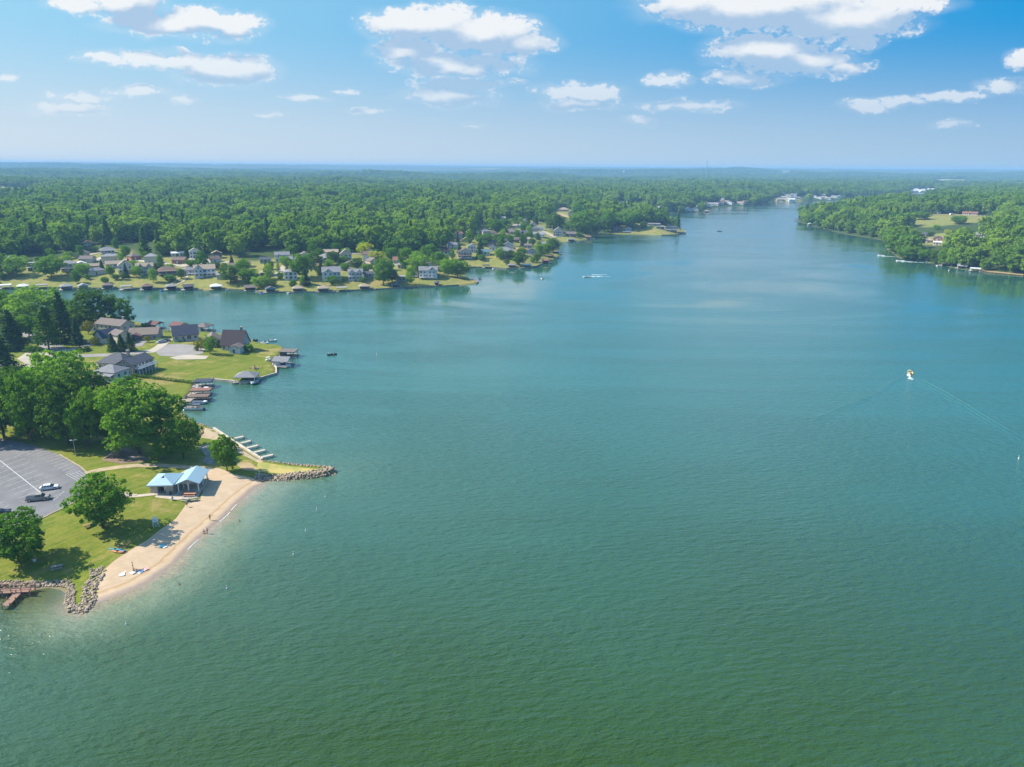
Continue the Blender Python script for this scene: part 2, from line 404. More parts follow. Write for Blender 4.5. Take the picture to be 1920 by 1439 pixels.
fl = g.mix(n_mid, (0.03, 0.055, 0.014), (0.06, 0.085, 0.02))
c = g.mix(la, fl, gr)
rim = g.m('ADD', sh, g.m('MULTIPLY', g.m('SUBTRACT', n_mid, .5), 3.0))
c = g.mix(g.m('MULTIPLY', g.ss(rim, 1.4, .4), g.m('MULTIPLY_ADD', pk, .55, .45)), c, g.mix(n_fine, (0.30, 0.235, 0.14), (0.12, 0.095, 0.06)))
b = g.n('ShaderNodeBsdfPrincipled', i_Base_Color=c, i_Roughness=0.95); b.inputs['Specular IOR Level'].default_value = 0.1
bp = g.n('ShaderNodeBump', i_Strength=0.35, i_Distance=0.15, i_Height=n_fine); g.set(b.inputs['Normal'], bp.outputs[0])
o = g.n('ShaderNodeOutputMaterial'); g.nt.links.new(b.outputs[0], o.inputs[0])
def add_attr(me, name, arr):
    a = me.attributes.new(name, 'FLOAT', 'POINT'); a.data.foreach_set('value', np.asarray(arr, np.float32).ravel())
def sel(a): return a.ravel()[used]
me = npmesh('ground', np.stack([sel(X), sel(Y), sel(Z)], -1), mp[q], [gm], smooth=True)
add_attr(me, 'lawn', sel(lawn)); add_attr(me, 'shore', sel(np.clip(d_, -20, 60))); add_attr(me, 'park', sel(np.where(dA_ > -3, 1., 0.)))
ground = mobj('ground', me); tag(ground, kind='structure')
# ---------------------------------------------------------------- lake
us2 = us[::2]; ys2 = np.concatenate([ys[:6], ys[6:330:3], ys[330::2]])
X2, Y2 = sheet(us2, ys2); x2, y2 = X2.ravel(), Y2.ravel()
dd2 = sdfs(x2, y2); dl = np.maximum(np.maximum(dd2[0], dd2[1]), dd2[2])
bd = np.minimum(pdist(BEACH, x2, y2, False), pdist(wl([(128,1117),(124,1136),(150,1149),(178,1131)]), x2, y2, False)*1.25)
cv = pdist(wl([(20,1112),(60,1112),(100,1108)]), x2, y2, False)
jt = pdist(wl([(505,903),(610,894),(631,883),(540,873),(489,856),(410,807),(365,794),(344,774)]), x2, y2, False)
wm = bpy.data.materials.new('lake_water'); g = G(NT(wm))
pos = g.n('ShaderNodeNewGeometry').outputs['Position']
sa = g.attr('shallow'); ca = g.attr('cove'); ma = g.attr('murk')
rot = g.n('ShaderNodeVectorRotate', i_Vector=pos, i_Angle=R(-9), rotation_type='Z_AXIS').outputs[0]
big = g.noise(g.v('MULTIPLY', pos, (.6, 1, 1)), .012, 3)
# deep colour: green to blue-green with distance paints in grazing-view light, plus broad patches
far_tint = g.m('ADD', g.m('MULTIPLY', g.ss(g.n('ShaderNodeSeparateXYZ', i_0=pos).outputs[1], 70, 300), .95), g.m('MULTIPLY', g.m('SUBTRACT', big, .5), .8), clamp=True)
deep = g.mix(far_tint, (0.024, 0.059, 0.005), (0.036, 0.142, 0.092))
bn = g.noise(pos, .16, 4, .6)
sm = g.m('ADD', sa, g.m('MULTIPLY', g.m('SUBTRACT', bn, .5), g.m('MULTIPLY', sa, .8)), clamp=True)
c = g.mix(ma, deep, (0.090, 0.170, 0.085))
c = g.mix(g.ss(sm, .12, .55, 0, .75), c, (0.20, 0.235, 0.13))
c = g.mix(g.ss(sm, .55, .96), c, (0.31, 0.25, 0.15))
c = g.mix(g.m('MULTIPLY', ca, .8), c, (0.075, 0.085, 0.02))
wv1 = g.noise(g.v('MULTIPLY', rot, (.46, 1, 1)), .62, 4, .66)
wv2 = g.noise(g.v('MULTIPLY', rot, (.4, 1, 1)), .15, 2, .5)
gust = g.noise(g.v('MULTIPLY', pos, (.35, 1, 1)), .0085, 5, .62, 2.2)
yf = g.ss(g.n('ShaderNodeSeparateXYZ', i_0=pos).outputs[1], 180, 560)
amp = g.m('ADD', g.m('MULTIPLY', g.ss(gust, .36, .64, .6, 1.08), g.m('SUBTRACT', 1.0, yf)), g.m('MULTIPLY', g.ss(gust, .40, .60, .03, .30), yf))
hgt_ = g.m('MULTIPLY', g.m('ADD', g.m('MULTIPLY', wv1, .85), g.m('MULTIPLY', wv2, .16)), amp)
bp = g.n('ShaderNodeBump', i_Strength=1.0, i_Distance=0.62, i_Height=hgt_)
bd_ = g.n('ShaderNodeBump', i_Strength=1.0, i_Distance=1.5, i_Height=hgt_)
df = g.n('ShaderNodeBsdfDiffuse', i_Color=c); gl = g.n('ShaderNodeBsdfGlossy', i_Roughness=g.ss(gust, .3, .7, .06, .20)); g.set(gl.inputs['Normal'], bp.outputs[0]); g.set(df.inputs['Normal'], bd_.outputs[0])
lw = g.n('ShaderNodeLayerWeight', i_Blend=.5); g.set(lw.inputs['Normal'], bp.outputs[0])
fr = g.m('MULTIPLY_ADD', g.m('POWER', lw.outputs['Facing'], 2.65), .98, .012, clamp=True)
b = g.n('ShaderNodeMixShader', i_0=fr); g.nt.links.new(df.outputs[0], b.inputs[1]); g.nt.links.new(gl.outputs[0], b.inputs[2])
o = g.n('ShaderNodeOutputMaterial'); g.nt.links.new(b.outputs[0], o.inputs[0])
idx = np.arange(X2.size).reshape(X2.shape)
q = np.stack([idx[:-1, :-1], idx[:-1, 1:], idx[1:, 1:], idx[1:, :-1]], -1).reshape(-1, 4)
dq = dl[q].max(1); dmn = dl[q].min(1); q = q[(dmn < 25) & (y2[q].min(1) < 6000)]
used2 = np.unique(q); mp2 = np.full(X2.size, -1); mp2[used2] = np.arange(len(used2))
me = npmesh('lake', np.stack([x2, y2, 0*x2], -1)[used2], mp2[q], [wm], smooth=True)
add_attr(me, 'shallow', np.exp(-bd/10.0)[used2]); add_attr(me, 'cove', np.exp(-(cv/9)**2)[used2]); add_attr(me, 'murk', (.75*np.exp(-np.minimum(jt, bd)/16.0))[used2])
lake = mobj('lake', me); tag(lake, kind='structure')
# ---------------------------------------------------------------- draped sheets: sand, parking lot, roads, paths, fields
def drape(name, P, m, dz, step, kind='structure', label=None):
    P = [tuple(p) for p in P]; out = []
    for i in range(len(P)):                # densify the outline
        a = np.array(P[i]); b = np.array(P[(i+1) % len(P)]); n = max(1, int(np.hypot(*(b-a))/step))
        out += [tuple(a+(b-a)*k/n) for k in range(n)]
    V = [Vector(p) for p in out]; n = len(V); E = [(i, (i+1) % n) for i in range(n)]
    A_ = np.array(out); xs = np.arange(A_[:, 0].min(), A_[:, 0].max(), step); ysx = np.arange(A_[:, 1].min(), A_[:, 1].max(), step)
    gx, gy = np.meshgrid(xs, ysx); gx = gx.ravel(); gy = gy.ravel()
    ok = psdf(A_, gx, gy) > step*.45
    V += [Vector((float(x), float(y))) for x, y in zip(gx[ok], gy[ok])]
    r = delaunay_2d_cdt(V, E, [tuple(range(n))], 1, 1e-5)
    vs = np.array([tuple(v) for v in r[0]]); fs = [f for f in r[2]]
    z = np.maximum(height(vs[:, 0], vs[:, 1]), -1.5)+dz
    me = bpy.data.meshes.new(name); me.from_pydata([(float(a), float(b), float(c)) for (a, b), c in zip(vs, z)], [], fs)
    bm = bmesh.new(); bm.from_mesh(me); bmesh.ops.recalc_face_normals(bm, faces=bm.faces)
    if sum(f.normal.z for f in bm.faces) < 0: bmesh.ops.reverse_faces(bm, faces=bm.faces)
    bm.to_mesh(me); bm.free(); me.materials.append(m)
    me.polygons.foreach_set('use_smooth', [True]*len(me.polygons))
    o = mobj(name, me); tag(o, label, kind=kind); return o
def ribbon(P, wd):                          # centre line to an outline of given width
    P = [np.array(p[:2]) for p in P]; L = []; Rr = []
    for i, p in enumerate(P):
        a = P[max(i-1, 0)]; b = P[min(i+1, len(P)-1)]; t = (b-a)/np.hypot(*(b-a)); n = np.array([-t[1], t[0]])
        L.append(p+n*wd/2); Rr.append(p-n*wd/2)
    return L+Rr[::-1]
sand_m = bpy.data.materials.new('beach_sand'); g = G(NT(sand_m))
pos = g.n('ShaderNodeNewGeometry').outputs['Position']; z = g.n('ShaderNodeSeparateXYZ', i_0=pos).outputs[2]
n1 = g.noise(pos, .35, 5, .65); n2 = g.noise(pos, 3.0, 4, .7)
rake = g.noise(g.v('MULTIPLY', g.n('ShaderNodeVectorRotate', i_Vector=pos, i_Angle=R(-42), rotation_type='Z_AXIS').outputs[0], (.12, 2.2, 1)), 1.0, 2)
c = g.mix(g.ss(n1, .3, .7), (0.528, 0.387, 0.251), (0.440, 0.317, 0.194))
c = g.mix(g.ss(rake, .45, .7, 0, .5), c, (0.414, 0.290, 0.176))
c = g.mix(g.ss(n2, .55, .8, 0, .5), c, (0.36, 0.24, 0.13))
zz = g.m('ADD', z, g.m('MULTIPLY', g.m('SUBTRACT', n1, .5), .22))
c = g.mix(g.ss(g.m('ABSOLUTE', g.m('SUBTRACT', zz, .36)), .07, .0, 0, .7), c, (0.36, 0.21, 0.07))   # strand line of weed
c = g.mix(g.ss(zz, .22, .05), c, (0.27, 0.20, 0.15))                                             # wet sand
b = g.n('ShaderNodeBsdfPrincipled', i_Base_Color=c, i_Roughness=g.ss(zz, .22, .02, .95, .45))
bp = g.n('ShaderNodeBump', i_Strength=0.6, i_Distance=0.12, i_Height=g.m('ADD', n2, rake)); g.set(b.inputs['Normal'], bp.outputs[0])
o = g.n('ShaderNodeOutputMaterial'); g.nt.links.new(b.outputs[0], o.inputs[0])
drape('beach', SAND, sand_m, .05, 1.6)
asph = bpy.data.materials.new('asphalt_grey'); g = G(NT(asph)); pos = g.n('ShaderNodeNewGeometry').outputs['Position']
n1 = g.noise(pos, .10, 5, .65); n2 = g.noise(pos, .9, 4, .7)
vo = g.n('ShaderNodeTexVoronoi', feature='DISTANCE_TO_EDGE'); vo.inputs['Scale'].default_value = .16; g.set(vo.inputs['Vector'], g.v('ADD', pos, g.v('SCALE', g.n('ShaderNodeTexNoise', i_Vector=pos, i_Scale=.3).outputs['Color'], sc_=3.0)))
c = g.mix(g.ss(n1, .35, .65), (0.168, 0.163, 0.165), (0.127, 0.125, 0.129)); c = g.mix(g.ss(n2, .58, .75, 0, .45), c, (0.076, 0.074, 0.076))
c = g.mix(g.ss(vo.outputs[0], .018, .004, 0, .6), c, (0.09, 0.088, 0.088))
b = g.n('ShaderNodeBsdfPrincipled', i_Base_Color=c, i_Roughness=.9); o = g.n('ShaderNodeOutputMaterial'); g.nt.links.new(b.outputs[0], o.inputs[0])
PARK = TP([(-80,815),(0,822),(60,834),(112,853),(150,875),(166,889),(160,915),(146,940),(68,978),(20,1008),(-80,1050)])
drape('parking_lot', PARK, asph, .04, 4)
kerb_m = mat('kerb_concrete', (0.42, 0.33, 0.20), .9, (0.30, 0.24, 0.15), .6)
def strip3(name, P, wd, h, m, dz=0.0, kind='structure'):   # a low raised strip along a line
    P = [np.array(p[:2]) for p in P]; Q = []
    for i in range(len(P)-1):
        n = max(1, int(np.hypot(*(P[i+1]-P[i]))/3)); Q += [P[i]+(P[i+1]-P[i])*k/n for k in range(n)]
    Q.append(P[-1]); mb = MB(); O = ribbon(Q, wd); n = len(Q); L = O[:n]; Rr = O[n:][::-1]
    for i in range(n-1):
        z = [max(hgt(*p), -1)+dz for p in (Q[i], Q[i+1])]
        vs = [(*L[i], z[0]-.3), (*Rr[i], z[0]-.3), (*Rr[i+1], z[1]-.3), (*L[i+1], z[1]-.3), (*L[i], z[0]+h), (*Rr[i], z[0]+h), (*Rr[i+1], z[1]+h), (*L[i+1], z[1]+h)]
        mb.add(vs, [(4, 5, 6, 7), (0, 1, 5, 4), (1, 2, 6, 5), (2, 3, 7, 6), (3, 0, 4, 7)])
    o = mb.build(name, m)
    if kind: tag(o, kind=kind)
    return o
strip3('kerb', TP([(112,853),(150,875),(166,889)]), .3, .14, kerb_m)
strip3('kerb', TP([(146,940),(68,978),(20,1008)]), .35, .14, kerb_m)
paint = mat('road_paint', (0.55, 0.55, 0.54), .8, (0.36, 0.36, 0.36), 1.2)
pl = MB()
def line(a, b, wd=.11):
    a = T(*a); b = T(*b); t = (b-a)[:2]; L = np.hypot(*t); n = np.array([-t[1], t[0]])/L*wd/2
    z0 = a[2]+.052; z1 = b[2]+.052
    pl.add([(a[0]+n[0], a[1]+n[1], z0), (a[0]-n[0], a[1]-n[1], z0), (b[0]-n[0], b[1]-n[1], z1), (b[0]+n[0], b[1]+n[1], z1)], [(0, 1, 2, 3)])
line((0, 864), (82, 929), .22)
for i in range(10):                        # two rows of stalls either side of the long line
    t = i/9; mx_, my_ = 3+78*t, 866+62*t
    line((mx_, my_), (mx_+36-2*t, my_-13+2*t)); line((mx_, my_), (mx_-38, my_+14))
for i in range(7):
    t = i/6; line((87+44*t, 867+24*t), (116+44*t-8*t, 858+24*t))
for i in range(9):
    t = i/8; line((10+80*t, 846+14*t), (34+84*t, 836+16*t))
for i in range(5):
    t = i/4; line((124+24*t, 890-6*t), (147+17*t, 903-9*t))
line((124,890),(148,881)); line((96,935),(120,922)); line((100,939),(121,922))
for i in range(4): line((-20+8*i, 952+8*i), (8+8*i, 941+8*i))
o = pl.build('parking_lines', paint); tag(o, kind='structure')
conc = mat('pale_concrete', (0.493, 0.414, 0.326), .9, (0.405, 0.334, 0.255), .5)
gravel = mat('grey_gravel', (0.290, 0.264, 0.229), .95, (0.211, 0.189, 0.158), .5)
tanpath = mat('tan_path', (0.422, 0.326, 0.202), .95, (0.317, 0.246, 0.150), .4)
road_m = mat('worn_road', (0.264, 0.242, 0.220), .95, (0.220, 0.202, 0.189), .2)
mulch = mat('playground_mulch', (0.24, 0.165, 0.11), .95, (0.17, 0.115, 0.08), .8)
drive_m = mat('driveway_concrete', (0.42, 0.36, 0.285), .95, (0.34, 0.295, 0.235), .15)
dirt_m = mat('bare_dirt', (0.387, 0.282, 0.150), .95, (0.299, 0.220, 0.106), .4)
drape('path', ribbon(TP([(160,888),(190,881),(225,876),(262,873),(300,873),(345,876),(395,880)]), 2.8), tanpath, .06, 2)
drape('path', ribbon(TP([(228,932),(262,930),(300,926)]), 1.5), conc, .065, 2)
drape('pavement', TP([(296,925),(290,933),(330,938),(350,936),(372,934),(389,890),(352,880),(310,905)]), conc, .07, 2)
drape('playground_floor', TP([(190,864),(200,852),(215,843),(240,839),(258,846),(280,862),(262,868),(225,870)]), mulch, .06, 2)
drape('dirt_patch', TP([(372,838),(398,832),(410,842),(402,858),(398,872),(380,868),(386,855)]), gravel, .05, 2)
drape('lakeside_walk', TP([(365,797),(385,803),(400,806),(430,824),(462,845),(486,861),(494,866),(486,869),(462,857),(430,840),(404,826),(372,820)]), tanpath, .045, 1.5)
drape('dirt_patch', TP([(440,868),(470,868),(482,878),(478,884),(455,882)]), dirt_m, .05, 1.5)
drape('jetty_top', TP([(485,866),(520,872),(580,879),(615,881),(618,885),(580,889),(540,889),(500,886),(478,884)]), mat('dry_grass', (0.40, 0.32, 0.10), .95, (0.24, 0.25, 0.06), .25), .05, 1.2)
# near streets and drives
drape('road', ribbon(TP([(52,622),(72,634),(96,648),(108,660),(112,672),(108,690)]), 9), road_m, .05, 3)
drape('road', ribbon(TP([(105,664),(150,668),(205,666),(262,662),(300,655)]), 6), road_m, .07, 3)
drape('road', TP([(286,655),(300,648),(330,645),(365,648),(385,655),(380,664),(345,669),(300,668)]), road_m, .09, 3)
drape('driveway', ribbon(TP([(280,662),(300,650),(318,636)]), 4.5), drive_m, .11, 3)
drape('driveway', TP([(318,671),(345,666),(392,668),(386,674),(330,675)]), drive_m, .11, 3)
drape('driveway', ribbon(TP([(112,660),(140,655),(172,646)]), 4.5), drive_m, .09, 3)
drape('driveway', ribbon(TP([(100,664),(50,664),(44,672),(60,682),(95,678)]), 5), drive_m, .09, 3)
drape('driveway', ribbon(TP([(-40,686),(0,686),(70,688)]), 7), drive_m, .09, 3)
drape('driveway', ribbon(TP([(258,650),(268,640),(262,630)]), 4), road_m, .1, 3)
drape('driveway', TP([(178,687),(186,682),(196,684),(196,690),(182,692)]), conc, .09, 2)
# far shore streets
def farroad(pts, wd, m=None, dz=.25): return drape('road', ribbon(TP(pts), wd), m or drive_m, dz, 4)
farroad([(132,495),(165,489),(200,487),(240,487),(300,494),(345,500),(380,494),(430,492)], 6)
farroad([(345,499),(354,490),(365,484)], 6); farroad([(150,478),(168,478),(190,474),(215,478)], 6); farroad([(168,491),(190,484),(205,477)], 5)
farroad([(516,520),(530,505),(536,497),(548,488)], 5); farroad([(600,506),(640,505),(660,500),(690,492),(702,486),(690,478),(660,476)], 6, road_m)
farroad([(560,503),(600,506)], 5); farroad([(735,497),(760,500),(780,500)], 6); farroad([(1000,425),(1014,432),(1030,440),(1042,446)], 5); farroad([(915,462),(930,458),(940,452)], 6)
farroad([(322,533),(340,520)], 1.6); farroad([(332,534),(345,528),(352,518)], 1.6); farroad([(1238,422),(1256,432),(1270,436)], 3)
farroad([(1690,408),(1735,404),(1800,404),(1866,408)], 5, dirt_m); farroad([(1030,399),(1050,402),(1062,408)], 14, dirt_m)
strip3('shore_dirt', TP([(1835,507),(1870,511),(1920,516)]), 5, .3, dirt_m)
# ---------------------------------------------------------------- trees
def leafmat(name, ca, cb, tr=.42):
    m = bpy.data.materials.new(name); g = G(NT(m))
    oi = g.n('ShaderNodeObjectInfo').outputs['Random']
    co = g.n('ShaderNodeTexCoord').outputs['Object']
    nz = g.noise(co, .55, 3, .6); n2 = g.noise(co, 3.0, 2, .6)
    sp_ = g.noise(g.n('ShaderNodeObjectInfo').outputs['Location'], .011, 3, .6)
    f = g.m('ADD', g.m('MULTIPLY', oi, .45), g.m('MULTIPLY', g.m('SUBTRACT', nz, .3), .6))
    f = g.m('ADD', f, g.m('MULTIPLY', g.m('SUBTRACT', sp_, .46), 1.7), clamp=True)
    c = g.mix(f, ca, cb)
    c = g.mix(g.ss(n2, .35, .7, 0, .4), c, tuple(x*.55 for x in ca))
    d = g.n('ShaderNodeBsdfDiffuse', i_Color=c); t = g.n('ShaderNodeBsdfTranslucent', i_Color=g.v('MULTIPLY', c, (1.15, 1.2, .6)))
    mx_ = g.n('ShaderNodeMixShader', i_0=tr); g.nt.links.new(d.outputs[0], mx_.inputs[1]); g.nt.links.new(t.outputs[0], mx_.inputs[2])
    o = g.n('ShaderNodeOutputMaterial'); g.nt.links.new(mx_.outputs[0], o.inputs[0]); return m
LEAF = {'mid': leafmat('leaf_green', (0.113, 0.248, 0.024), (0.214, 0.376, 0.035)),
        'dark': leafmat('leaf_dark_green', (0.081, 0.174, 0.025), (0.146, 0.251, 0.032)),
        'light': leafmat('leaf_light_green', (0.205, 0.376, 0.035), (0.317, 0.476, 0.051)),
        'yellow': leafmat('leaf_yellow_green', (0.500, 0.535, 0.020), (0.500, 0.535, 0.026)),
        'blue': leafmat('needle_blue_green', (0.053, 0.116, 0.038), (0.112, 0.183, 0.052), .15),
        'wood': leafmat('leaf_woodland', (0.079, 0.200, 0.024), (0.360, 0.490, 0.054)),
        'olive': leafmat('leaf_olive', (0.244, 0.251, 0.032), (0.367, 0.319, 0.052))}
BARK = mat('tree_bark', (0.13, 0.095, 0.07), .95, (0.07, 0.05, 0.038), 3.0, bump=.4)
def cards(P, N, size, seed, jitter=.6):
    r = np.random.default_rng(seed); n = len(P)
    N = N/np.linalg.norm(N, axis=1, keepdims=True)+r.normal(0, jitter, (n, 3)); N /= np.linalg.norm(N, axis=1, keepdims=True)
    t = np.cross(N, r.normal(0, 1, (n, 3))); t /= np.linalg.norm(t, axis=1, keepdims=True); b = np.cross(N, t)
    s = (size*r.uniform(.6, 1.35, n))[:, None]; s2 = s*r.uniform(.55, 1., n)[:, None]
    V = np.stack([P-t*s*.5, P-b*s2*.5+N*s*.12, P+t*s*.5, P+b*s2*.5+N*s*.12], 1).reshape(-1, 3)
    return V, np.arange(4*n).reshape(n, 4)
def lobes_broad(W_, H, base, seed, n):      # sub-crowns spread through an egg-shaped volume
    r = random.Random(seed); L = []
    cz = base+(H-base)*.5; rz = (H-base)*.5; rx = W_/2
    for i in range(n):
        a = 2.399*i+r.uniform(-.4, .4); t = (i+.5)/n; zz = -.86+1.76*t
        rr = math.sqrt(max(0.04, 1-min(1, abs(zz))**2.2))*r.uniform(.48, .82)
        L.append((math.cos(a)*rx*rr, math.sin(a)*rx*rr, cz+rz*zz*r.uniform(.75, .86), rx*r.uniform(.24, .46), rz*r.uniform(.16, .31)))
    L.append((0, 0, cz-.05*rz, rx*.62, rz*.72)); return L
def crown_pts(L, n, seed, fill=.15):
    r = np.random.default_rng(seed); L = np.array(L); A_ = L[:, 3]*(L[:, 3]+L[:, 4]); k = r.choice(len(L), n*3, p=A_/A_.sum())
    u = r.normal(0, 1, (n*3, 3)); u /= np.linalg.norm(u, axis=1, keepdims=True)
    rad = np.where(r.random(n*3) < fill, r.uniform(.45, .85, n*3), r.uniform(.86, 1.12, n*3))
    S = np.stack([L[k, 3], L[k, 3], L[k, 4]], -1); P = L[k, :3]+u*S*rad[:, None]
    dmin = np.min(np.linalg.norm((P[:, None]-L[None, :, :3])/np.stack([L[:, 3], L[:, 3], L[:, 4]], -1)[None]+(np.arange(len(L))[None, :, None] == k[:, None, None])*9, axis=2), axis=1)
    ok = (dmin > .8) | (r.random(n*3) < .12); P = P[ok][:n]; N = (u/S)[ok][:n]
    N = N+np.array([0, 0, .75])*np.linalg.norm(N, axis=1, keepdims=True)
    return P, N
def clump_pts(L, n, seed, rc, nc):          # leaf clumps on the sub-crowns: domes of leaves with dark gaps between
    C0, N0 = crown_pts(L, nc, seed, .1); r = np.random.default_rng(seed+5); k = r.integers(0, len(C0), n)
    R_ = rc*r.uniform(.6, 1.35, len(C0)); u = r.normal(0, 1, (n, 3)); u /= np.linalg.norm(u, axis=1, keepdims=True); N0 = N0/np.linalg.norm(N0, axis=1, keepdims=True)
    d = np.sum(u*N0[k], 1, keepdims=True); u = np.where(d < -.2, u-2*d*N0[k], u); P = C0[k]+u*R_[k][:, None]*r.uniform(.55, 1.05, (n, 1))*np.array([1, 1, .8])
    return P, u+N0[k]*.5+np.array([0, 0, .45])
def limbs(mb, L, H, base, tr, n=6, k=None):
    mb.cyl((0, 0, -.4), (0, 0, base*.55), tr*1.35, tr, 8, k, False); mb.cyl((0, 0, base*.55), (.15, .1, H*.62), tr, tr*.3, 7, k, False)
    for i, l in enumerate(L[:n]):
        z0 = min(base*.75+i*.06*H, H*.5); mb.cyl((0, 0, z0), (l[0]*.85, l[1]*.85, l[2]), tr*.5, tr*.12, 5, k, False)
def conifer(W_, H, base, n, size, seed, taper=1.0, droop=.25):
    r = np.random.default_rng(seed); lev = max(9, int(H*1.1)); P = []; N = []
    for i in range(n):
        j = r.integers(0, lev); t = (j+.15+r.uniform(-.12, .12))/lev; a = r.random()*6.283
        R_ = W_/2*(1-t**taper)*(0.84+.30*math.sin(a*3+j*1.7)*.55+.12*math.sin(a*7+j))+.12
        q = math.sqrt(r.random()); rr = R_*(.25+.75*q)
        P.append((math.cos(a)*rr, math.sin(a)*rr, base+(H-base)*t-rr*droop+r.uniform(-.15, .15))); N.append((math.cos(a)*.6, math.sin(a)*.6, 1.0))
    return np.array(P), np.array(N)
KIND = {}   # kind -> list of (crown mesh, trunk mesh, W, H)
def proto(kind, leaf, W_, H, base, seed, n, size, style='broad', nl=13, tr=None, **kw):
    tr = tr or H*.02
    if style == 'broad':
        L = lobes_broad(W_, H, base, seed, nl); P, N = clump_pts(L, n, seed, W_*.062, max(60, n//24)); q_ = crown_pts(L, n//5, seed+9, .9); P = np.vstack([P, q_[0]]); N = np.vstack([N, q_[1]])
    elif style == 'conifer':
        L = []; P, N = conifer(W_, H, base, n, size, seed, **kw)
    V, Fq = cards(P, N, size, seed); me = npmesh(kind+'_crown', V, Fq, [LEAF[leaf]])
    mb = MB()
    if L: limbs(mb, L, H, base, tr)
    else: mb.cyl((0, 0, -.4), (0, 0, H*.93), tr, tr*.15, 7, cap=False)
    KIND.setdefault(kind, []).append((me, mb.mesh(kind+'_trunk', BARK), W_, H))
for s_ in (1, 2, 3):
    proto('broad', 'mid', 13, 15, 1.0, s_, 9000, .55, nl=15+s_)
    proto('dark', 'dark', 12, 15, .8, 10+s_, 7000, .55, nl=14+s_)
    proto('light', 'light', 13, 14, .9, 20+s_, 7000, .5, nl=15+s_)
proto('oval', 'dark', 8, 11, .8, 31, 4200, .42, nl=12); proto('oval', 'mid', 8, 11, 1.0, 32, 4200, .42, nl=12)
proto('olive', 'olive', 6, 7, .8, 33, 2200, .4, nl=9)
proto('yellow', 'yellow', 11, 12, 1.5, 34, 3200, .6, nl=12); proto('yellow', 'yellow', 10, 11, 1.5, 35, 3200, .6, nl=11)
proto('spruce', 'blue', 8, 15, .8, 41, 5200, .6, 'conifer', taper=1.15); proto('spruce', 'blue', 7.5, 15, .8, 42, 5200, .6, 'conifer', taper=1.0)
proto('pine', 'dark', 9, 16, 2.5, 43, 4800, .65, 'conifer', taper=1.9, droop=.05)
proto('column', 'dark', 3, 9, .3, 44, 1600, .42, 'conifer', taper=4.0, droop=.1)
proto('thin', 'light', 4, 9, 2.5, 45, 900, .42, nl=7)
proto('bush', 'mid', 4, 2.6, .1, 46, 1100, .34, nl=8); proto('bush', 'mid', 4, 2.4, .1, 47, 1100, .34, nl=8)
proto('darkbush', 'dark', 4, 2.6, .1, 48, 1100, .34, nl=8); proto('yellowbush', 'yellow', 4, 2.8, .1, 49, 1100, .34, nl=8); proto('olivebush', 'olive', 4, 3.2, .3, 50, 900, .34, nl=8)
for s_ in (1, 2, 3): proto('fartree', ('mid', 'dark', 'light')[s_-1], 13, 15, 1.5, 60+s_, 1600, 1.05, nl=13)
TREES = []
def put_tree(kind, P, w_, h_, label, cat='tree', group=None, name='tree'):
    k = KIND[kind][rnd.randrange(len(KIND[kind]))]; t = thing(name, P, rnd.random()*6.28, label, cat, group)
    sw, sh_ = w_/k[2], h_/k[3]
    for nm, me in (('crown', k[0]), ('trunk', k[1])):
        c = mobj(nm, me, t); c.scale = (sw, sw*rnd.uniform(.92, 1.08), sh_)
        if nm == 'trunk': c.scale = (min(sw, sh_),)*2+(sh_,)
    TREES.append((P[0], P[1], w_/2)); return t
def tree_px(kind, bx, by, wpx, top, label, cat='tree', group=None, name='broadleaf_tree', z=None, ws=1.0):
    P = T(bx, by); s = pxm(P); v = ((by+top)/2-CY)/F
    return put_tree(kind, P, wpx/s*ws, (by-top)/(s*(cp-v*sp)), label, cat, group, name)
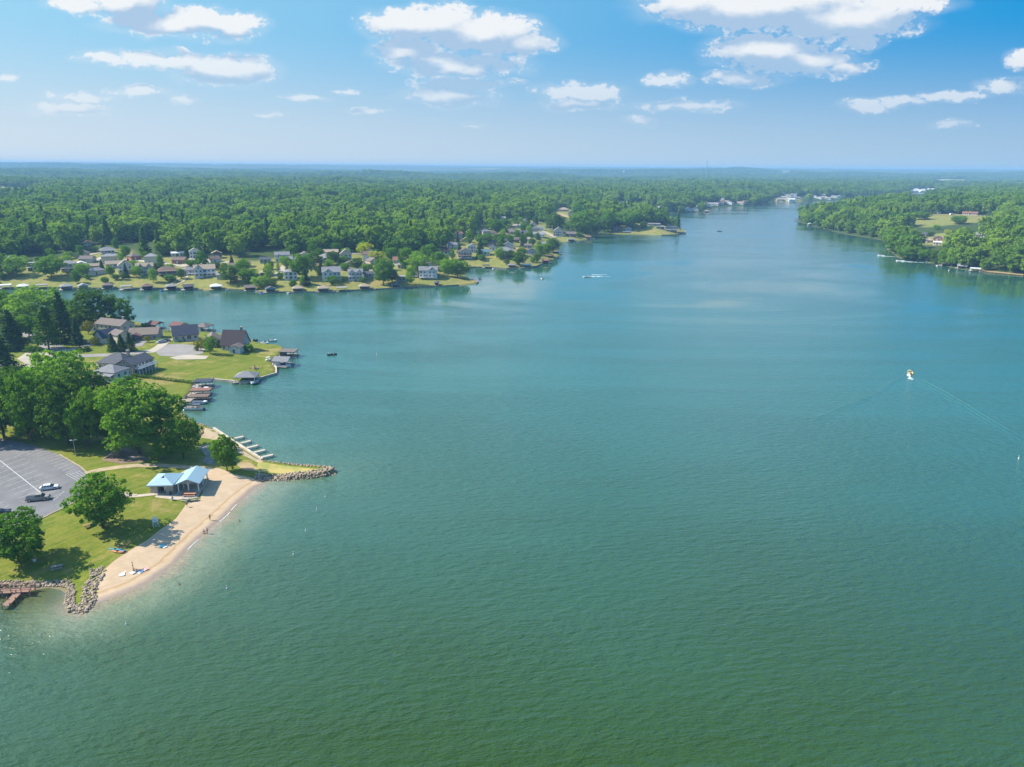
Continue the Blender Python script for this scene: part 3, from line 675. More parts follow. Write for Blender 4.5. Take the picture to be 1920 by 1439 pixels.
# -- trees of the near shore: kind, base x, base y, crown width, crown top, name, label
NEAR = [
 ('broad',193,990,96,892,'park_tree','broad dark green lawn tree beside the parking lot, a bench at its foot'),
 ('broad',36,1056,100,964,'park_tree','round leafy tree on the lawn at the left picture edge, below the parking lot'),
 ('broad',426,884,46,814,'park_tree','narrow ragged tree alone between the beach and the boat slips'),
 ('broad',345,860,62,778,'park_tree','leafy tree behind the pavilion, right of the biggest park tree'),
 ('broad',262,850,132,716,'park_tree','biggest tree of the park, crown wide and reaching low, behind the playground'),
 ('dark',128,836,92,704,'park_tree','tall tree at the top of the parking lot, left of the lamp post'),
 ('broad',166,838,70,730,'park_tree','tall tree directly behind the parking lot lamp post'),
 ('broad',60,828,66,698,'park_tree','tall tree with a bare visible trunk at the top edge of the parking lot'),
 ('dark',8,822,86,688,'park_tree','tall dark tree cut by the left picture edge above the parking lot'),
 ('dark',98,815,66,700,'park_tree','dark tree squeezed between the two tall trees above the parking lot'),
 ('light',118,770,112,656,'shade_tree','pale green wide tree below the driveways, in front of the grey house'),
 ('dark',180,755,64,697,'shade_tree','small dark rounded tree in front of the white porch house'),
 ('light',204,800,46,722,'shade_tree','light green tree left of the biggest park tree'),
 ('dark',36,790,80,690,'shade_tree','dark tree behind the bare-trunked tree by the parking lot'),
 ('light',154,800,40,716,'shade_tree','light green slender tree between the tall park trees'),
 ('light',72,604,80,536,'shade_tree','big pale green tree on the near shore by the side channel'),
 ('spruce',122,642,62,546,'spruce','tallest dark spruce on the right side of the street'),
 ('pine',92,655,50,574,'pine_tree','ragged grey-green pine beside the shaded street'),
 ('spruce',146,646,30,596,'spruce','small grey-green conifer right of the tallest spruce'),
 ('spruce',26,655,64,580,'spruce','wide dark spruce left of the shaded street'),
 ('spruce',8,695,60,634,'spruce','dark spruce at the left picture edge beside the curved driveway'),
 ('light',40,612,56,578,'shade_tree','low light green tree behind the wide dark spruce'),
 ('mid' if False else 'light',46,598,40,558,'shade_tree','yellowish round tree left of the big pale green tree'),
 ('broad',8,592,46,546,'shade_tree','green tree at the left edge on the side channel bank'),
 ('dark',176,614,84,538,'shade_tree','broad dark tree on the side channel bank, left of the egg-shaped tree'),
 ('oval',230,614,52,554,'shade_tree','dense egg-shaped dark tree behind the brown-roofed houses'),
 ('dark',150,612,46,570,'shade_tree','dark bushy tree tucked between the spruce and the channel'),
 ('olive',166,626,22,598,'shade_tree','small olive tree beside the houses and the dark bank tree'),
 ('spruce',212,659,24,624,'blue_spruce','left one of the three blue-green spruces before the gabled garage'),
 ('spruce',229,659,24,626,'blue_spruce','middle one of the three blue-green spruces before the gabled garage'),
 ('spruce',245,659,24,622,'blue_spruce','right one of the three blue-green spruces before the gabled garage'),
 ('oval',394,664,26,626,'shade_tree','dark green egg-shaped tree left of the steep-roofed house'),
 ('olive',377,658,22,633,'shade_tree','olive green small tree left of the egg-shaped tree by the turning circle'),
 ('bush',466,659,24,645,'shrub','rounded green shrub right of the white garage of the steep-roofed house'),
 ('darkbush',156,658,32,650,'shrub','low dark clipped hedge clump beside the street'),
 ('yellowbush',336,640,14,631,'shrub','bright yellow shrub beside the navy-roofed house'),
 ('darkbush',328,639,8,632,'shrub','small dark shrub left of the bright yellow shrub'),
 ('bush',62,660,26,648,'shrub','green shrub on the grass left of the street junction'),
 ('darkbush',272,614,16,605,'shrub','dark rounded shrub at the water behind the brown-roofed house'),
 ('olivebush',177,648,20,632,'shrub','bare brownish shrub beside the garage gable'),
 ('olivebush',277,642,14,630,'shrub','thin pale shrub in front of the brown-roofed house'),
 ('darkbush',412,652,14,638,'shrub','dark shrub between the egg-shaped tree and the steep-roofed house'),
 ('darkbush',68,676,20,664,'shrub','dark shrub on the oval island of the curved driveway'),
 ('darkbush',40,694,26,684,'shrub','long dark shrub below the curved driveway'),
 ('bush',224,832,26,808,'shrub','green undergrowth below the biggest park tree, near the playground'),
 ('bush',369,658,10,650,'shrub','small green shrub at the edge of the turning circle'),
 ('bush',300,640,18,634,'shrub','low green shrub behind the two cars in the driveway'),
 ('thin',10,820,14,796,'shade_tree','slim young tree at the top left of the parking lot'),
 ('bush',246,716,20,706,'shrub','green shrub at the left end of the dark hedge'),
 ('bush',238,806,20,740,'shrub','light shrub left of the boat lifts') ]
NEAR = NEAR[:-1]
CATN = {'shrub': 'shrub', 'pine_tree': 'pine tree', 'spruce': 'spruce', 'blue_spruce': 'spruce'}
for k, bx, by, wx, top, nm, lb in NEAR: tree_px(k, bx, by, wx, top, lb, CATN.get(nm, 'tree'), None, nm)
# undergrowth of the near-shore grove between the named trees
for (x, y, wd, top) in [(66,770,60,696),(84,742,56,684),(20,745,70,686),(50,735,50,690),(-30,770,80,690),(-25,830,70,720),(150,776,50,712),(14,640,50,586),(55,632,40,590),(-25,640,60,570),(-20,600,50,548),(25,600,40,560),(115,606,50,560),(200,826,40,770),(305,862,40,810),(86,800,50,730),(30,806,50,730)]:
    tree_px('dark' if rnd.random() < .5 else 'broad', x, y, wd, top, 'leafy tree filling the dense grove between the parking lot and the side channel', 'tree', 'trees of the near grove', 'broadleaf_tree')
# dark clipped hedge along the lawn
hp = TP([(247,706),(270,709),(300,712),(330,716),(362,721)]); Lh = []; hP = []; hN = []
for i in range(len(hp)-1):
    for k in range(260):
        p = hp[i]+(hp[i+1]-hp[i])*rnd.random(); hP.append((p[0]+rnd.uniform(-.5, .5), p[1]+rnd.uniform(-.6, .6), hgt(*p)+rnd.uniform(0, 1.3))); hN.append((0, -.4, 1))
V, Fq = cards(np.array(hP), np.array(hN), .5, 5); tag(mobj('hedge', npmesh('hedge', V, Fq, [LEAF['dark']])), 'long dark low hedge crossing the lawn from the white porch house to the water', 'hedge')
# -- trees among the houses of the far shore
FARK = {'f': 'fartree'}
FAR = [('light',33,517,44,478,'pale round tree left of the dark flat-roofed house'),('broad',97,520,48,479,'round green tree right of the dark flat-roofed house'),('broad',3,516,34,474,'green tree at the left edge of the far lawns'),
 ('spruce',192,510,14,486,'small dark conifer between the tan far houses'),('bush',163,524,16,514,'small round bush tree on the far lawn, left one'),('broad',197,532,14,519,'small round tree low on the far lawn below the tan house'),
 ('dark',218,525,14,514,'little dark tree in front of the cream gabled house'),('dark',232,525,12,512,'little dark tree in front of the twin-gabled cream house'),('dark',296,508,22,492,'dark tree right of the twin-gabled cream house'),
 ('dark',432,530,42,498,'wide dark tree beside the big white gabled house'),('broad',466,530,36,503,'green tree right of the wide dark shore tree'),('light',488,540,36,517,'light green willow-like tree at the waterline'),
 ('broad',568,522,40,476,'tall bushy tree centre of the far lawns'),('column',615,508,10,490,'slim conifer in front of the white hip-roofed house'),('dark',670,504,28,483,'grey-green round tree beside the curved road'),
 ('thin',567,538,13,516,'thin young tree by the waterline boathouses'),('column',522,510,7,491,'left dark columnar evergreen before the white gabled house'),('column',538,512,8,491,'right dark columnar evergreen before the white gabled house'),
 ('column',498,503,6,490,'short columnar evergreen beside the shadowed house'),('broad',688,512,24,494,'small tree left of the big lollipop-shaped tree'),('broad',719,534,36,485,'big lollipop-shaped tree over the white house'),
 ('dark',736,530,24,503,'dark tree right of the lollipop-shaped tree'),('yellow',686,482,30,453,'bright yellow-green tree, upper one of two'),('yellow',703,490,34,470,'bright yellow-green tree, lower one of two'),
 ('light',771,534,20,497,'upright green tree at the shore before the blue-grey shed'),('light',784,512,44,476,'wide light green tree behind the shore lawn'),('light',838,518,34,484,'left half of the round tree pair on the grassy point'),
 ('broad',858,520,40,486,'right half of the round tree pair on the grassy point'),('broad',806,492,30,456,'green tree above the point houses'),('broad',908,458,36,438,'bushy tree left of the cream grey-roofed house'),
 ('dark',973,498,27,470,'dark shore tree beside the white boathouse'),('dark',1006,492,15,475,'small dark tree beside the brown boathouses'),('broad',1022,480,28,455,'green tree above the brown boathouses'),('dark',1036,472,28,446,'dark tree on the far headland'),
 ('spruce',942,458,14,440,'dark little conifer among the far houses'),('spruce',979,462,12,446,'dark pointed tree behind the orange-roofed house'),('broad',930,440,30,410,'broad tree behind the far cluster of houses'),('dark',1038,434,42,399,'dark wide tree right of the long pale drive'),
 ('broad',1092,442,44,397,'big tree on the shore left of the moored white boats'),('dark',1118,439,30,408,'dark tree on the shore beside the big tree'),('broad',1140,436,26,394,'narrow tall tree above the far dark house'),('broad',1176,426,48,396,'round tree behind the little blue house'),
 ('dark',1206,430,14,414,'small tree at the root of the far point'),('dark',1236,420,28,402,'dark tree on the far point behind the teal house'),('dark',1216,420,12,407,'little conifer on the far point'),
 ('light',250,500,18,488,'small pale tree behind the twin-gabled cream house'),('broad',455,516,28,486,'tree behind the big white gabled house'),('dark',590,500,26,470,'dark tree behind the centre lawns'),('broad',760,505,26,462,'green tree above the red-roofed house'),
 ('broad',822,500,26,470,'green tree behind the grassy point house'),('dark',644,530,10,520,'dark bush beside the twin-gabled white house'),('bush',680,530,14,520,'green bush at the shore by the white house'),('dark',950,496,12,486,'bush on the headland lawn'),
 ('light',1755,431,16,421,'light tree in the field of the right-hand peninsula'),('yellow',1776,441,14,430,'yellow-green tree beside the brick houses on the right shore'),('broad',1727,412,34,396,'round tree at the edge of the right-hand field'),
 ('dark',1744,444,14,434,'dark purple-green tree between the brick houses'),('broad',1796,420,30,404,'bushy tree below the right-hand field'),('dark',1712,470,36,434,'dark tree on the right shore beside the boathouses'),('broad',1694,476,40,440,'green tree on the right shore point'),('broad',1706,487,44,462,'low bushy tree at the right shore waterline')]
FAR += [('broad',1733,490,26,466,'low leafy tree at the right shore behind the red-roofed boathouse'),('dark',1753,495,24,468,'dark low tree at the right shore left of the tan boathouse'),('broad',1768,498,24,467,'leafy low tree at the right shore behind the tan boathouse'),('light',1785,500,26,465,'light low tree at the right shore left of the grey gabled boathouse'),('dark',1722,484,22,464,'dark bushy tree at the right shore behind the brown-roofed boathouse')]
for k, bx, by, wx, top, lb in FAR: tree_px(k, bx, by, wx, top, lb, 'tree', None, 'conifer' if k in ('spruce', 'column', 'pine') else 'broadleaf_tree')
# ---------------------------------------------------------------- materials of built things
WALL = {k: mat('wall_'+k, c, .8, tuple(x*.88 for x in c), .8) for k, c in dict(white=(.60,.60,.585), cream=(.56,.51,.42), tan=(.48,.39,.29), grey=(.46,.46,.45), brown=(.16,.10,.07), dark=(.07,.065,.065),
   blue=(.30,.37,.43), brick=(.34,.16,.10), teal=(.06,.11,.14), stone=(.34,.29,.24), mauve=(.36,.29,.30), beige=(.55,.47,.36), yellow=(.6,.5,.26)).items()}
ROOF = {k: mat('roof_'+k, c, .85, tuple(x*.75 for x in c), 1.4, stretch=(.4, 2.5, 2.5)) for k, c in dict(slate=(.085,.09,.105), navy=(.045,.055,.085), grey=(.21,.21,.22), lightgrey=(.27,.265,.26), brown=(.17,.115,.085), tan=(.34,.27,.20),
   redbrown=(.24,.115,.085), maroon=(.15,.07,.062), purple=(.062,.046,.056), orange=(.48,.22,.11), teal=(.08,.17,.19), black=(.04,.04,.045), mauve=(.17,.14,.125), white=(.68,.68,.67), rust=(.20,.155,.125)).items()}
WHITE = mat('white_trim', (.68,.675,.66), .6, (.66,.65,.63), 2)
GLASS = mat('window_glass', (.045,.06,.075), .12, (.03,.04,.05), .5, spec=.6)
WOODD = mat('weathered_deck', (.36,.32,.27), .9, (.26,.225,.19), 2, stretch=(1, 6, 1))
DARKW = mat('dark_timber', (.085,.07,.06), .9)
CONC = conc
def roof_gable(mb, cx_, cy_, w_, d_, z, pitch, axis, ov=.45, th=.2, k=None):
    if axis == 'x':
        hw = d_/2+ov; rise = hw*pitch; z0 = z-ov*pitch
        poly = [(cy_-hw, z0), (cy_, z0+rise), (cy_+hw, z0), (cy_+hw, z0+th), (cy_, z0+rise+th), (cy_-hw, z0+th)]
        mb.prism(poly, 'x', cx_-w_/2-ov, cx_+w_/2+ov, k)
    else:
        hw = w_/2+ov; rise = hw*pitch; z0 = z-ov*pitch
        poly = [(cx_-hw, z0), (cx_, z0+rise), (cx_+hw, z0), (cx_+hw, z0+th), (cx_, z0+rise+th), (cx_-hw, z0+th)]
        mb.prism(poly, 'y', cy_-d_/2-ov, cy_+d_/2+ov, k)
def roof_hip(mb, cx_, cy_, w_, d_, z, pitch, ov=.5, th=.2, k=None):
    a = w_/2+ov; b = d_/2+ov; h = min(a, b)*pitch; rx = max(a-b, 0.05); ry = max(b-a, 0.05); vs = []
    for zz, o_ in ((z, 0), (z+th, 0)): vs += [(cx_-a, cy_-b, zz), (cx_+a, cy_-b, zz), (cx_+a, cy_+b, zz), (cx_-a, cy_+b, zz)]
    if a >= b: vs += [(cx_-rx, cy_, z+th+h), (cx_+rx, cy_, z+th+h)]; fs = [(4, 5, 9, 8), (5, 6, 9), (6, 7, 8, 9), (7, 4, 8)]
    else: vs += [(cx_, cy_-ry, z+th+h), (cx_, cy_+ry, z+th+h)]; fs = [(4, 5, 8), (5, 6, 9, 8), (6, 7, 9), (7, 4, 8, 9)]
    mb.add(vs, [(3, 2, 1, 0), (0, 1, 5, 4), (1, 2, 6, 5), (2, 3, 7, 6), (3, 0, 4, 7)]+fs, k)
def window(t, x, y, z, w_, h_, side='f'):
    mb = MB(); e = .09; dx_, dy_ = {'f': (0, -1), 'b': (0, 1), 'l': (-1, 0), 'r': (1, 0)}[side]
    if dx_ == 0:
        for a, b in (((x-w_/2-e, z-h_/2-e), (x+w_/2+e, z-h_/2)), ((x-w_/2-e, z+h_/2), (x+w_/2+e, z+h_/2+e)), ((x-w_/2-e, z-h_/2), (x-w_/2, z+h_/2)), ((x+w_/2, z-h_/2), (x+w_/2+e, z+h_/2)), ((x-.03, z-h_/2), (x+.03, z+h_/2))):
            mb.b2((a[0], y-.02, a[1]), (b[0], y+.02, b[1]), 0)
            for i in range(len(mb.v)-8, len(mb.v)): mb.v[i] = (mb.v[i][0], mb.v[i][1]+dy_*.05, mb.v[i][2])
        mb.b2((x-w_/2, y-.03, z-h_/2), (x+w_/2, y+.03, z+h_/2), 1)
    else:
        for a, b in (((y-w_/2-e, z-h_/2-e), (y+w_/2+e, z-h_/2)), ((y-w_/2-e, z+h_/2), (y+w_/2+e, z+h_/2+e)), ((y-w_/2-e, z-h_/2), (y-w_/2, z+h_/2)), ((y+w_/2, z-h_/2), (y+w_/2+e, z+h_/2)), ((y-.03, z-h_/2), (y+.03, z+h_/2))):
            mb.b2((x-.02+dx_*.05, a[0], a[1]), (x+.02+dx_*.05, b[0], b[1]), 0)
        mb.b2((x-.03, y-w_/2, z-h_/2), (x+.03, y+w_/2, z+h_/2), 1)
    return mb.build('window', [WHITE, GLASS], t)
def railing(mb, x0, x1, y, z, h=1.0, k=None):
    mb.b2((x0, y-.04, z+h-.08), (x1, y+.04, z+h), k); mb.b2((x0, y-.03, z+.1), (x1, y+.03, z+.17), k)
    n = max(2, int(abs(x1-x0)/.45))
    for i in range(n+1):
        x = x0+(x1-x0)*i/n; mb.b2((x-.035, y-.035, z), (x+.035, y+.035, z+h), k)
HOUSES = []
def house(P, rz, label, w_=12, d_=9, st=1, roof='gable', axis='x', pitch=.5, wall='white', roofc='grey', chim=False, deck=0, deckz=None, wings=(), garage=False, cat='house', group=None, name='house', win=True, cover=False, base=.0, dormer=False):
    t = thing(name, (P[0], P[1], P[2]-.1), rz, label, cat, group); HOUSES.append((P[0], P[1], max(w_, d_)/2))
    def vol(cx_, cy_, w_, d_, h, roof, axis, pitch, wall, roofc, nm='wall'):
        mb = MB(); mb.b2((cx_-w_/2, cy_-d_/2, -1.5), (cx_+w_/2, cy_+d_/2, h))
        if roof == 'gable':
            if axis == 'x': mb.prism([(cy_-d_/2, h+.001), (cy_+d_/2, h+.001), (cy_, h+d_/2*pitch)], 'x', cx_-w_/2, cx_+w_/2)
            else: mb.prism([(cx_-w_/2, h+.001), (cx_+w_/2, h+.001), (cx_, h+w_/2*pitch)], 'y', cy_-d_/2, cy_+d_/2)
        mb.build('wall', WALL[wall], t); r = MB()
        if roof == 'gable': roof_gable(r, cx_, cy_, w_, d_, h+.03, pitch, axis)
        elif roof == 'hip': roof_hip(r, cx_, cy_, w_, d_, h+.02, pitch)
        else: r.b2((cx_-w_/2-.5, cy_-d_/2-.5, h+.01), (cx_+w_/2+.5, cy_+d_/2+.5, h+.35))
        return r.build('roof', ROOF[roofc], t)
    h = 2.8*st+.3+base
    rf = vol(0, 0, w_, d_, h, roof, axis, pitch, wall, roofc)
    if chim:
        mb = MB(); px = w_*.28; py = d_*.15; mb.b2((px-.55, py-.45, h-.5), (px+.55, py+.45, h+d_/2*pitch+1.3)); mb.b2((px-.65, py-.55, h+d_/2*pitch+1.3), (px+.65, py+.55, h+d_/2*pitch+1.5))
        mb.build('chimney', WALL['stone'], rf)
    for (cx_, cy_, ww_, dd_, hh, rt, ax, pt, wc, rc) in wings: vol(cx_, cy_, ww_, dd_, hh, rt, ax, pt, wc or wall, rc or roofc)
    if win:
        for s_ in range(int(st)):
            z = base+1.65+2.8*s_; n = max(2, int(w_/2.6))
            for i in range(n):
                x = -w_/2+w_*(i+.5)/n
                if garage and s_ == 0 and i == n-1: continue
                if any(abs(x-wg[0]) < wg[2]/2+.6 and wg[1]-wg[3]/2 < -d_/2 for wg in wings): continue
                window(t, x, -d_/2, z, 1.25 if i != n//2 else 1.9, 1.35 if i != n//2 else 1.9)
            for sd, x in (('l', -w_/2), ('r', w_/2)):
                for yy_ in (-d_*.22, d_*.22): window(t, x, yy_, z, 1.2, 1.35, sd)
        for wg in wings:
            if wg[1]-wg[3]/2 < -d_/2+.1:
                for s_ in range(max(1, int(wg[4]/2.8))):
                    for dx_ in ((-wg[2]*.24, wg[2]*.24) if wg[2] > 3.5 else (0,)): window(t, wg[0]+dx_, wg[1]-wg[3]/2, base+1.65+2.8*s_, 1.3, 1.5)
                if wg[5] == 'gable' and wg[6] == 'y' and wg[2] > 4: window(t, wg[0], wg[1]-wg[3]/2, wg[4]+wg[2]*.12, 1.1, .9)
    if garage:
        mb = MB(); x = w_/2-w_/max(2, int(w_/2.6))/2-.2
        mb.b2((x-1.3, -d_/2-.07, 0), (x+1.3, -d_/2+.02, 2.2)); mb.build('garage_door', WHITE, t)
    mb = MB(); x = -w_*.08; mb.b2((x-.5, -d_/2-.06, .1), (x+.5, -d_/2+.02, 2.15)); mb.build('door', WALL['brown'] if wall in ('white', 'cream', 'grey', 'blue') else WHITE, t)
    if dormer:
        for x in (-w_*.25, w_*.2):
            mb = MB(); mb.b2((x-1, -d_*.34, h), (x+1, -.3, h+1.5)); mb.prism([(x-1, h+1.5), (x+1, h+1.5), (x, h+2.2)], 'y', -d_*.34, -.3); dm = mb.build('dormer', WALL[wall], rf)
            m2 = MB(); roof_gable(m2, x, -d_*.2, 2, d_*.3, h+1.52, .7, 'y', .2, .12); m2.build('dormer_roof', ROOF[roofc], dm)
    if deck:
        dz_ = deckz if deckz is not None else (2.9 if st > 1 else .5); mb = MB(); y0, y1 = -d_/2-deck, -d_/2-.08
        mb.b2((-w_/2, y0, dz_-.2), (w_/2, y1, dz_)); n = max(3, int(w_/3))
        for i in range(n+1):
            x = -w_/2+.1+(w_-.2)*i/n; mb.b2((x-.1, y0+.02, -1.5), (x+.1, y0+.22, dz_+(2.5 if cover else 0)))
        railing(mb, -w_/2, w_/2, y0+.05, dz_); o = mb.build('deck', WHITE if wall != 'brown' else WOODD, t)
        if cover:
            m2 = MB(); zc_ = dz_+2.5; m2.prism([(y0-.3, zc_-.25), (y1, zc_+.35), (y1, zc_+.5), (y0-.3, zc_-.1)], 'x', -w_/2-.3, w_/2+.3); m2.build('porch_roof', ROOF[roofc], t)
    return t
def facing(P, da=0.0):                      # rotation that turns a front towards the open lake, plus an offset in degrees
    return math.atan2(P[1], P[0])-math.pi/2+R(da)
def hpx(px, py, wpx, label, da=0, dr=.72, **kw):
    P = T(px, py); w_ = wpx/pxm(P)*.88; d_ = kw.pop('d', max(6.0, w_*dr)); Q = P.copy()
    f = facing(P, 0); Q[0] -= math.sin(f)*d_/2; Q[1] += math.cos(f)*d_/2; Q[2] = min(hgt(Q[0], Q[1]), P[2]+1.0)
    return house(Q, f+R(da), label, w_=w_, d_=d_, **kw)
def gw(x, y, w_, d_, h, pitch=.6, wc=None, rc=None, rt='gable', ax='y'): return (x, y, w_, d_, h, rt, ax, pitch, wc, rc)
# ---- far shore, left to right
hpx(65,508,23,'dark brown flat-roofed modern house between two round trees on the far shore',roof='flat',wall='dark',roofc='lightgrey',st=2,deck=3)
hpx(131,510,30,'tan two-storey house with white upper deck right of the round far tree',wall='tan',roofc='lightgrey',st=2,deck=3,roof='hip')
hpx(153,502,18,'small bright white house squeezed behind the tan deck house',wall='white',roofc='white',pitch=.4,axis='y')
hpx(174,507,24,'low tan house with mauve roof left of the small conifer',wall='mauve',roofc='tan')
hpx(214,503,30,'long low tan-roofed house behind the cream gabled house',wall='tan',roofc='tan',deck=2)
hpx(236,513,27,'cream gabled house with white balcony, left of the twin-gabled one',wall='cream',roofc='tan',st=2,deck=2.5,axis='y',pitch=.8)
hpx(273,515,33,'large cream house with twin gables and white columns',wall='cream',roofc='tan',st=2,deck=2.5,cover=False,wings=[gw(-3.2,-3.5,4.6,5,5.6,1.0,rc='mauve'),gw(3,-3.5,4.6,5,5.6,1.0,rc='mauve')])
hpx(315,516,36,'brown house with hipped brown roof and dark porch on the slope',wall='brown',roofc='brown',roof='hip',st=1,deck=3,cover=True)
hpx(202,476,27,'grey-roofed white porch house set up against the wood',wall='white',roofc='grey',roof='hip',st=1,deck=2.5,cover=True)
hpx(333,482,24,'long low white building at the wood edge',wall='white',roofc='white',pitch=.25)
hpx(366,485,21,'tall white gabled garage house at the wood edge',wall='white',roofc='lightgrey',axis='y',st=2,pitch=.6,garage=True)
hpx(407,485,20,'dark timber house with pale roof against the wood',wall='dark',roofc='tan',st=1,axis='y',deck=2,base=1.2)
hpx(356,515,26,'grey-roofed house with white terrace next to the big white gabled house',wall='mauve',roofc='grey',roof='hip',deck=3)
hpx(385,520,42,'big white gabled lake house with wraparound white deck',wall='white',roofc='tan',st=2,deck=3,wings=[gw(-4.5,-4,6.5,6,5.9,.9,rc='slate')])
hpx(417,524,22,'low white cottage half hidden by the wide dark shore tree',wall='white',roofc='lightgrey',pitch=.4)
hpx(501,520,26,'low brown-roofed cottage near the willow',wall='brown',roofc='tan',roof='hip',pitch=.45)
hpx(546,526,26,'white two-storey box house with many windows alone on the lawn',wall='white',roofc='lightgrey',st=2,roof='hip',pitch=.4,d=8)
hpx(530,492,30,'white-grey gabled house behind two columnar evergreens',wall='white',roofc='grey',st=2,deck=2,wings=[gw(-3,-3.5,5,4,4.5,.9)])
hpx(498,494,22,'grey house in the shade left of the white-grey gabled house',wall='blue',roofc='slate')
hpx(613,490,32,'white hip-roofed bungalow with pale veranda',wall='white',roofc='lightgrey',roof='hip',deck=2.5,cover=True)
hpx(620,480,32,'long tan-roofed house above the white bungalow',wall='tan',roofc='tan',pitch=.4)
hpx(649,490,24,'beige house with a steep front gable beside the curved road',wall='beige',roofc='tan',st=2,axis='y',pitch=.8,deck=2)
hpx(622,527,38,'large grey-roofed white house with a broad front gable at the shore',wall='white',roofc='grey',st=2,d=13,wings=[gw(-2.5,-6,8,4,5.6,.7)])
hpx(667,526,30,'white house with two small gables and covered porch',wall='white',roofc='grey',st=2,deck=2.5,wings=[gw(-2.8,-3.6,4,3.5,5.8,.9),gw(2.8,-3.6,4,3.5,5.8,.9)])
hpx(495,440,20,'pale long roof glimpsed in the dense wood',wall='tan',roofc='lightgrey',win=False)
hpx(612,452,18,'grey roof glimpsed in the wood with a scrap of lawn',wall='tan',roofc='brown',win=False)
hpx(708,521,32,'white cottage beneath the lollipop-shaped tree',wall='white',roofc='tan',deck=2)
hpx(752,495,33,'white house with long red-brown roof and a small gable',wall='white',roofc='redbrown',st=1,wings=[gw(0,-3.3,3,4,3.6,.9)])
hpx(755,504,20,'white garage in front of the red-brown roofed house',wall='white',roofc='lightgrey',pitch=.35)
hpx(753,528,20,'blue-grey flat-roofed boathouse cottage in the shade of shore trees',wall='blue',roofc='lightgrey',roof='flat',st=1)
hpx(803,523,38,'tall white house with grey roof and low deck on the grassy point',wall='white',roofc='grey',st=2,deck=3,deckz=.8,wings=[gw(3,-3.5,6,5,5.9,.8)])
hpx(826,510,14,'little grey house peeping between trees on the grassy point',wall='grey',roofc='grey')
hpx(836,478,20,'red-roofed cottage above the grassy point',wall='white',roofc='maroon')
hpx(872,486,29,'cream house with brown gable roof and wide dark porch',wall='cream',roofc='brown',st=2,axis='y',deck=3,deckz=.6,cover=True)
hpx(885,474,17,'narrow white gable house behind the dark porch house',wall='white',roofc='lightgrey',axis='y',st=2)
hpx(907,480,26,'white house with a teal roof above the headland lawn',wall='white',roofc='teal',st=1,wings=[gw(-2,-3.4,4.5,4,3.2,.8)])
hpx(946,483,35,'large cream house with grey roofs and tall white pillars',wall='cream',roofc='grey',st=2,roof='hip',deck=2.5,wings=[gw(3,-4,6,5,5.9,.5,rt='hip',ax='x')])
hpx(978,474,22,'orange-roofed house right of the large pillared house',wall='beige',roofc='orange',roof='hip',pitch=.4)
hpx(996,478,22,'blue-grey gabled house right of the orange roof',wall='blue',roofc='slate',axis='y',st=1,deck=2)
hpx(854,446,30,'barn-like house with red-brown roofs above the headland',wall='beige',roofc='redbrown',wings=[gw(-3,-3.4,5,4,3.2,.6)])
hpx(876,455,22,'cream gable house left of the broad far tree',wall='yellow',roofc='tan',axis='y')
hpx(958,440,28,'tan-roofed house on the slope behind the blue-roofed one',wall='tan',roofc='mauve',roof='hip')
hpx(981,443,30,'slate-roofed house with a dark glazed gable',wall='blue',roofc='slate',wings=[gw(-1,-3.4,5,4,3.4,1.0,wc='dark')])
hpx(944,424,16,'white low house at the top of the far cluster',wall='white',roofc='lightgrey')
hpx(962,428,17,'tan-roofed white house at the top of the far cluster',wall='white',roofc='tan')
hpx(999,426,17,'cream gable house at the upper end of the pale drive',wall='cream',roofc='grey',axis='y')
hpx(1010,445,24,'long white house with grey roof below the pale drive',wall='white',roofc='lightgrey',deck=2)
hpx(1047,444,22,'tall cream gabled house beside the inlet boathouse',wall='cream',roofc='lightgrey',axis='y',st=2,pitch=.8)
hpx(1070,444,22,'dark brown house under trees right of the tall cream house',wall='brown',roofc='mauve')
hpx(990,466,16,'mauve house with dark roof behind the headland trees',wall='mauve',roofc='mauve')
hpx(1057,397,22,'tan hip-roofed house in the upper forest clearing',wall='beige',roofc='tan',roof='hip')
hpx(1072,406,15,'tall white house at the right of the forest clearing',wall='white',roofc='grey',st=2,axis='y')
hpx(1023,404,12,'small white house at the left of the forest clearing',wall='white',roofc='lightgrey')
hpx(1157,434,18,'dark brown waterside house left of the round far tree',wall='brown',roofc='brown')
hpx(1178,434,14,'little blue-white house below the round far tree',wall='blue',roofc='grey',axis='y')
hpx(1226,424,26,'long grey-roofed house along the far point',wall='grey',roofc='lightgrey',roof='flat')
hpx(1238,430,16,'dark low house in the middle of the far point',wall='dark',roofc='grey',roof='flat')
hpx(1258,435,24,'dark teal boxy modern house at the end of the far point',wall='teal',roofc='slate',roof='flat',st=2,deck=3)
hpx(1738,456,22,'brick house with orange-tan roof on the right-hand shore',wall='brick',roofc='tan',roof='hip',pitch=.45)
hpx(1758,452,18,'brick house with grey roof behind the white garage',wall='brick',roofc='grey',axis='y')
hpx(1735,445,20,'house with blue-grey roof behind the orange brick one',wall='grey',roofc='slate')
hpx(1757,460,15,'white garage on the right-hand shore',wall='white',roofc='white',pitch=.3)
hpx(1818,404,28,'long red-roofed farm building at the right-hand field',wall='beige',roofc='redbrown',d=9)
hpx(1898,430,14,'white-roofed house among trees near the right edge',wall='white',roofc='white')
hpx(1836,446,24,'pale-roofed house deep in the right-hand wood',wall='white',roofc='lightgrey')
hpx(1850,437,12,'blue-grey cottage in the right-hand wood',wall='blue',roofc='slate')
hpx(390,412,14,'bright white house buried in the hilltop wood, upper left',wall='white',roofc='white'); hpx(90,385,18,'low grey house far back in the upper left wood',wall='grey',roofc='lightgrey')
hpx(383,420,18,'white house with pale roof in the wood, below the bright white one',wall='white',roofc='lightgrey')
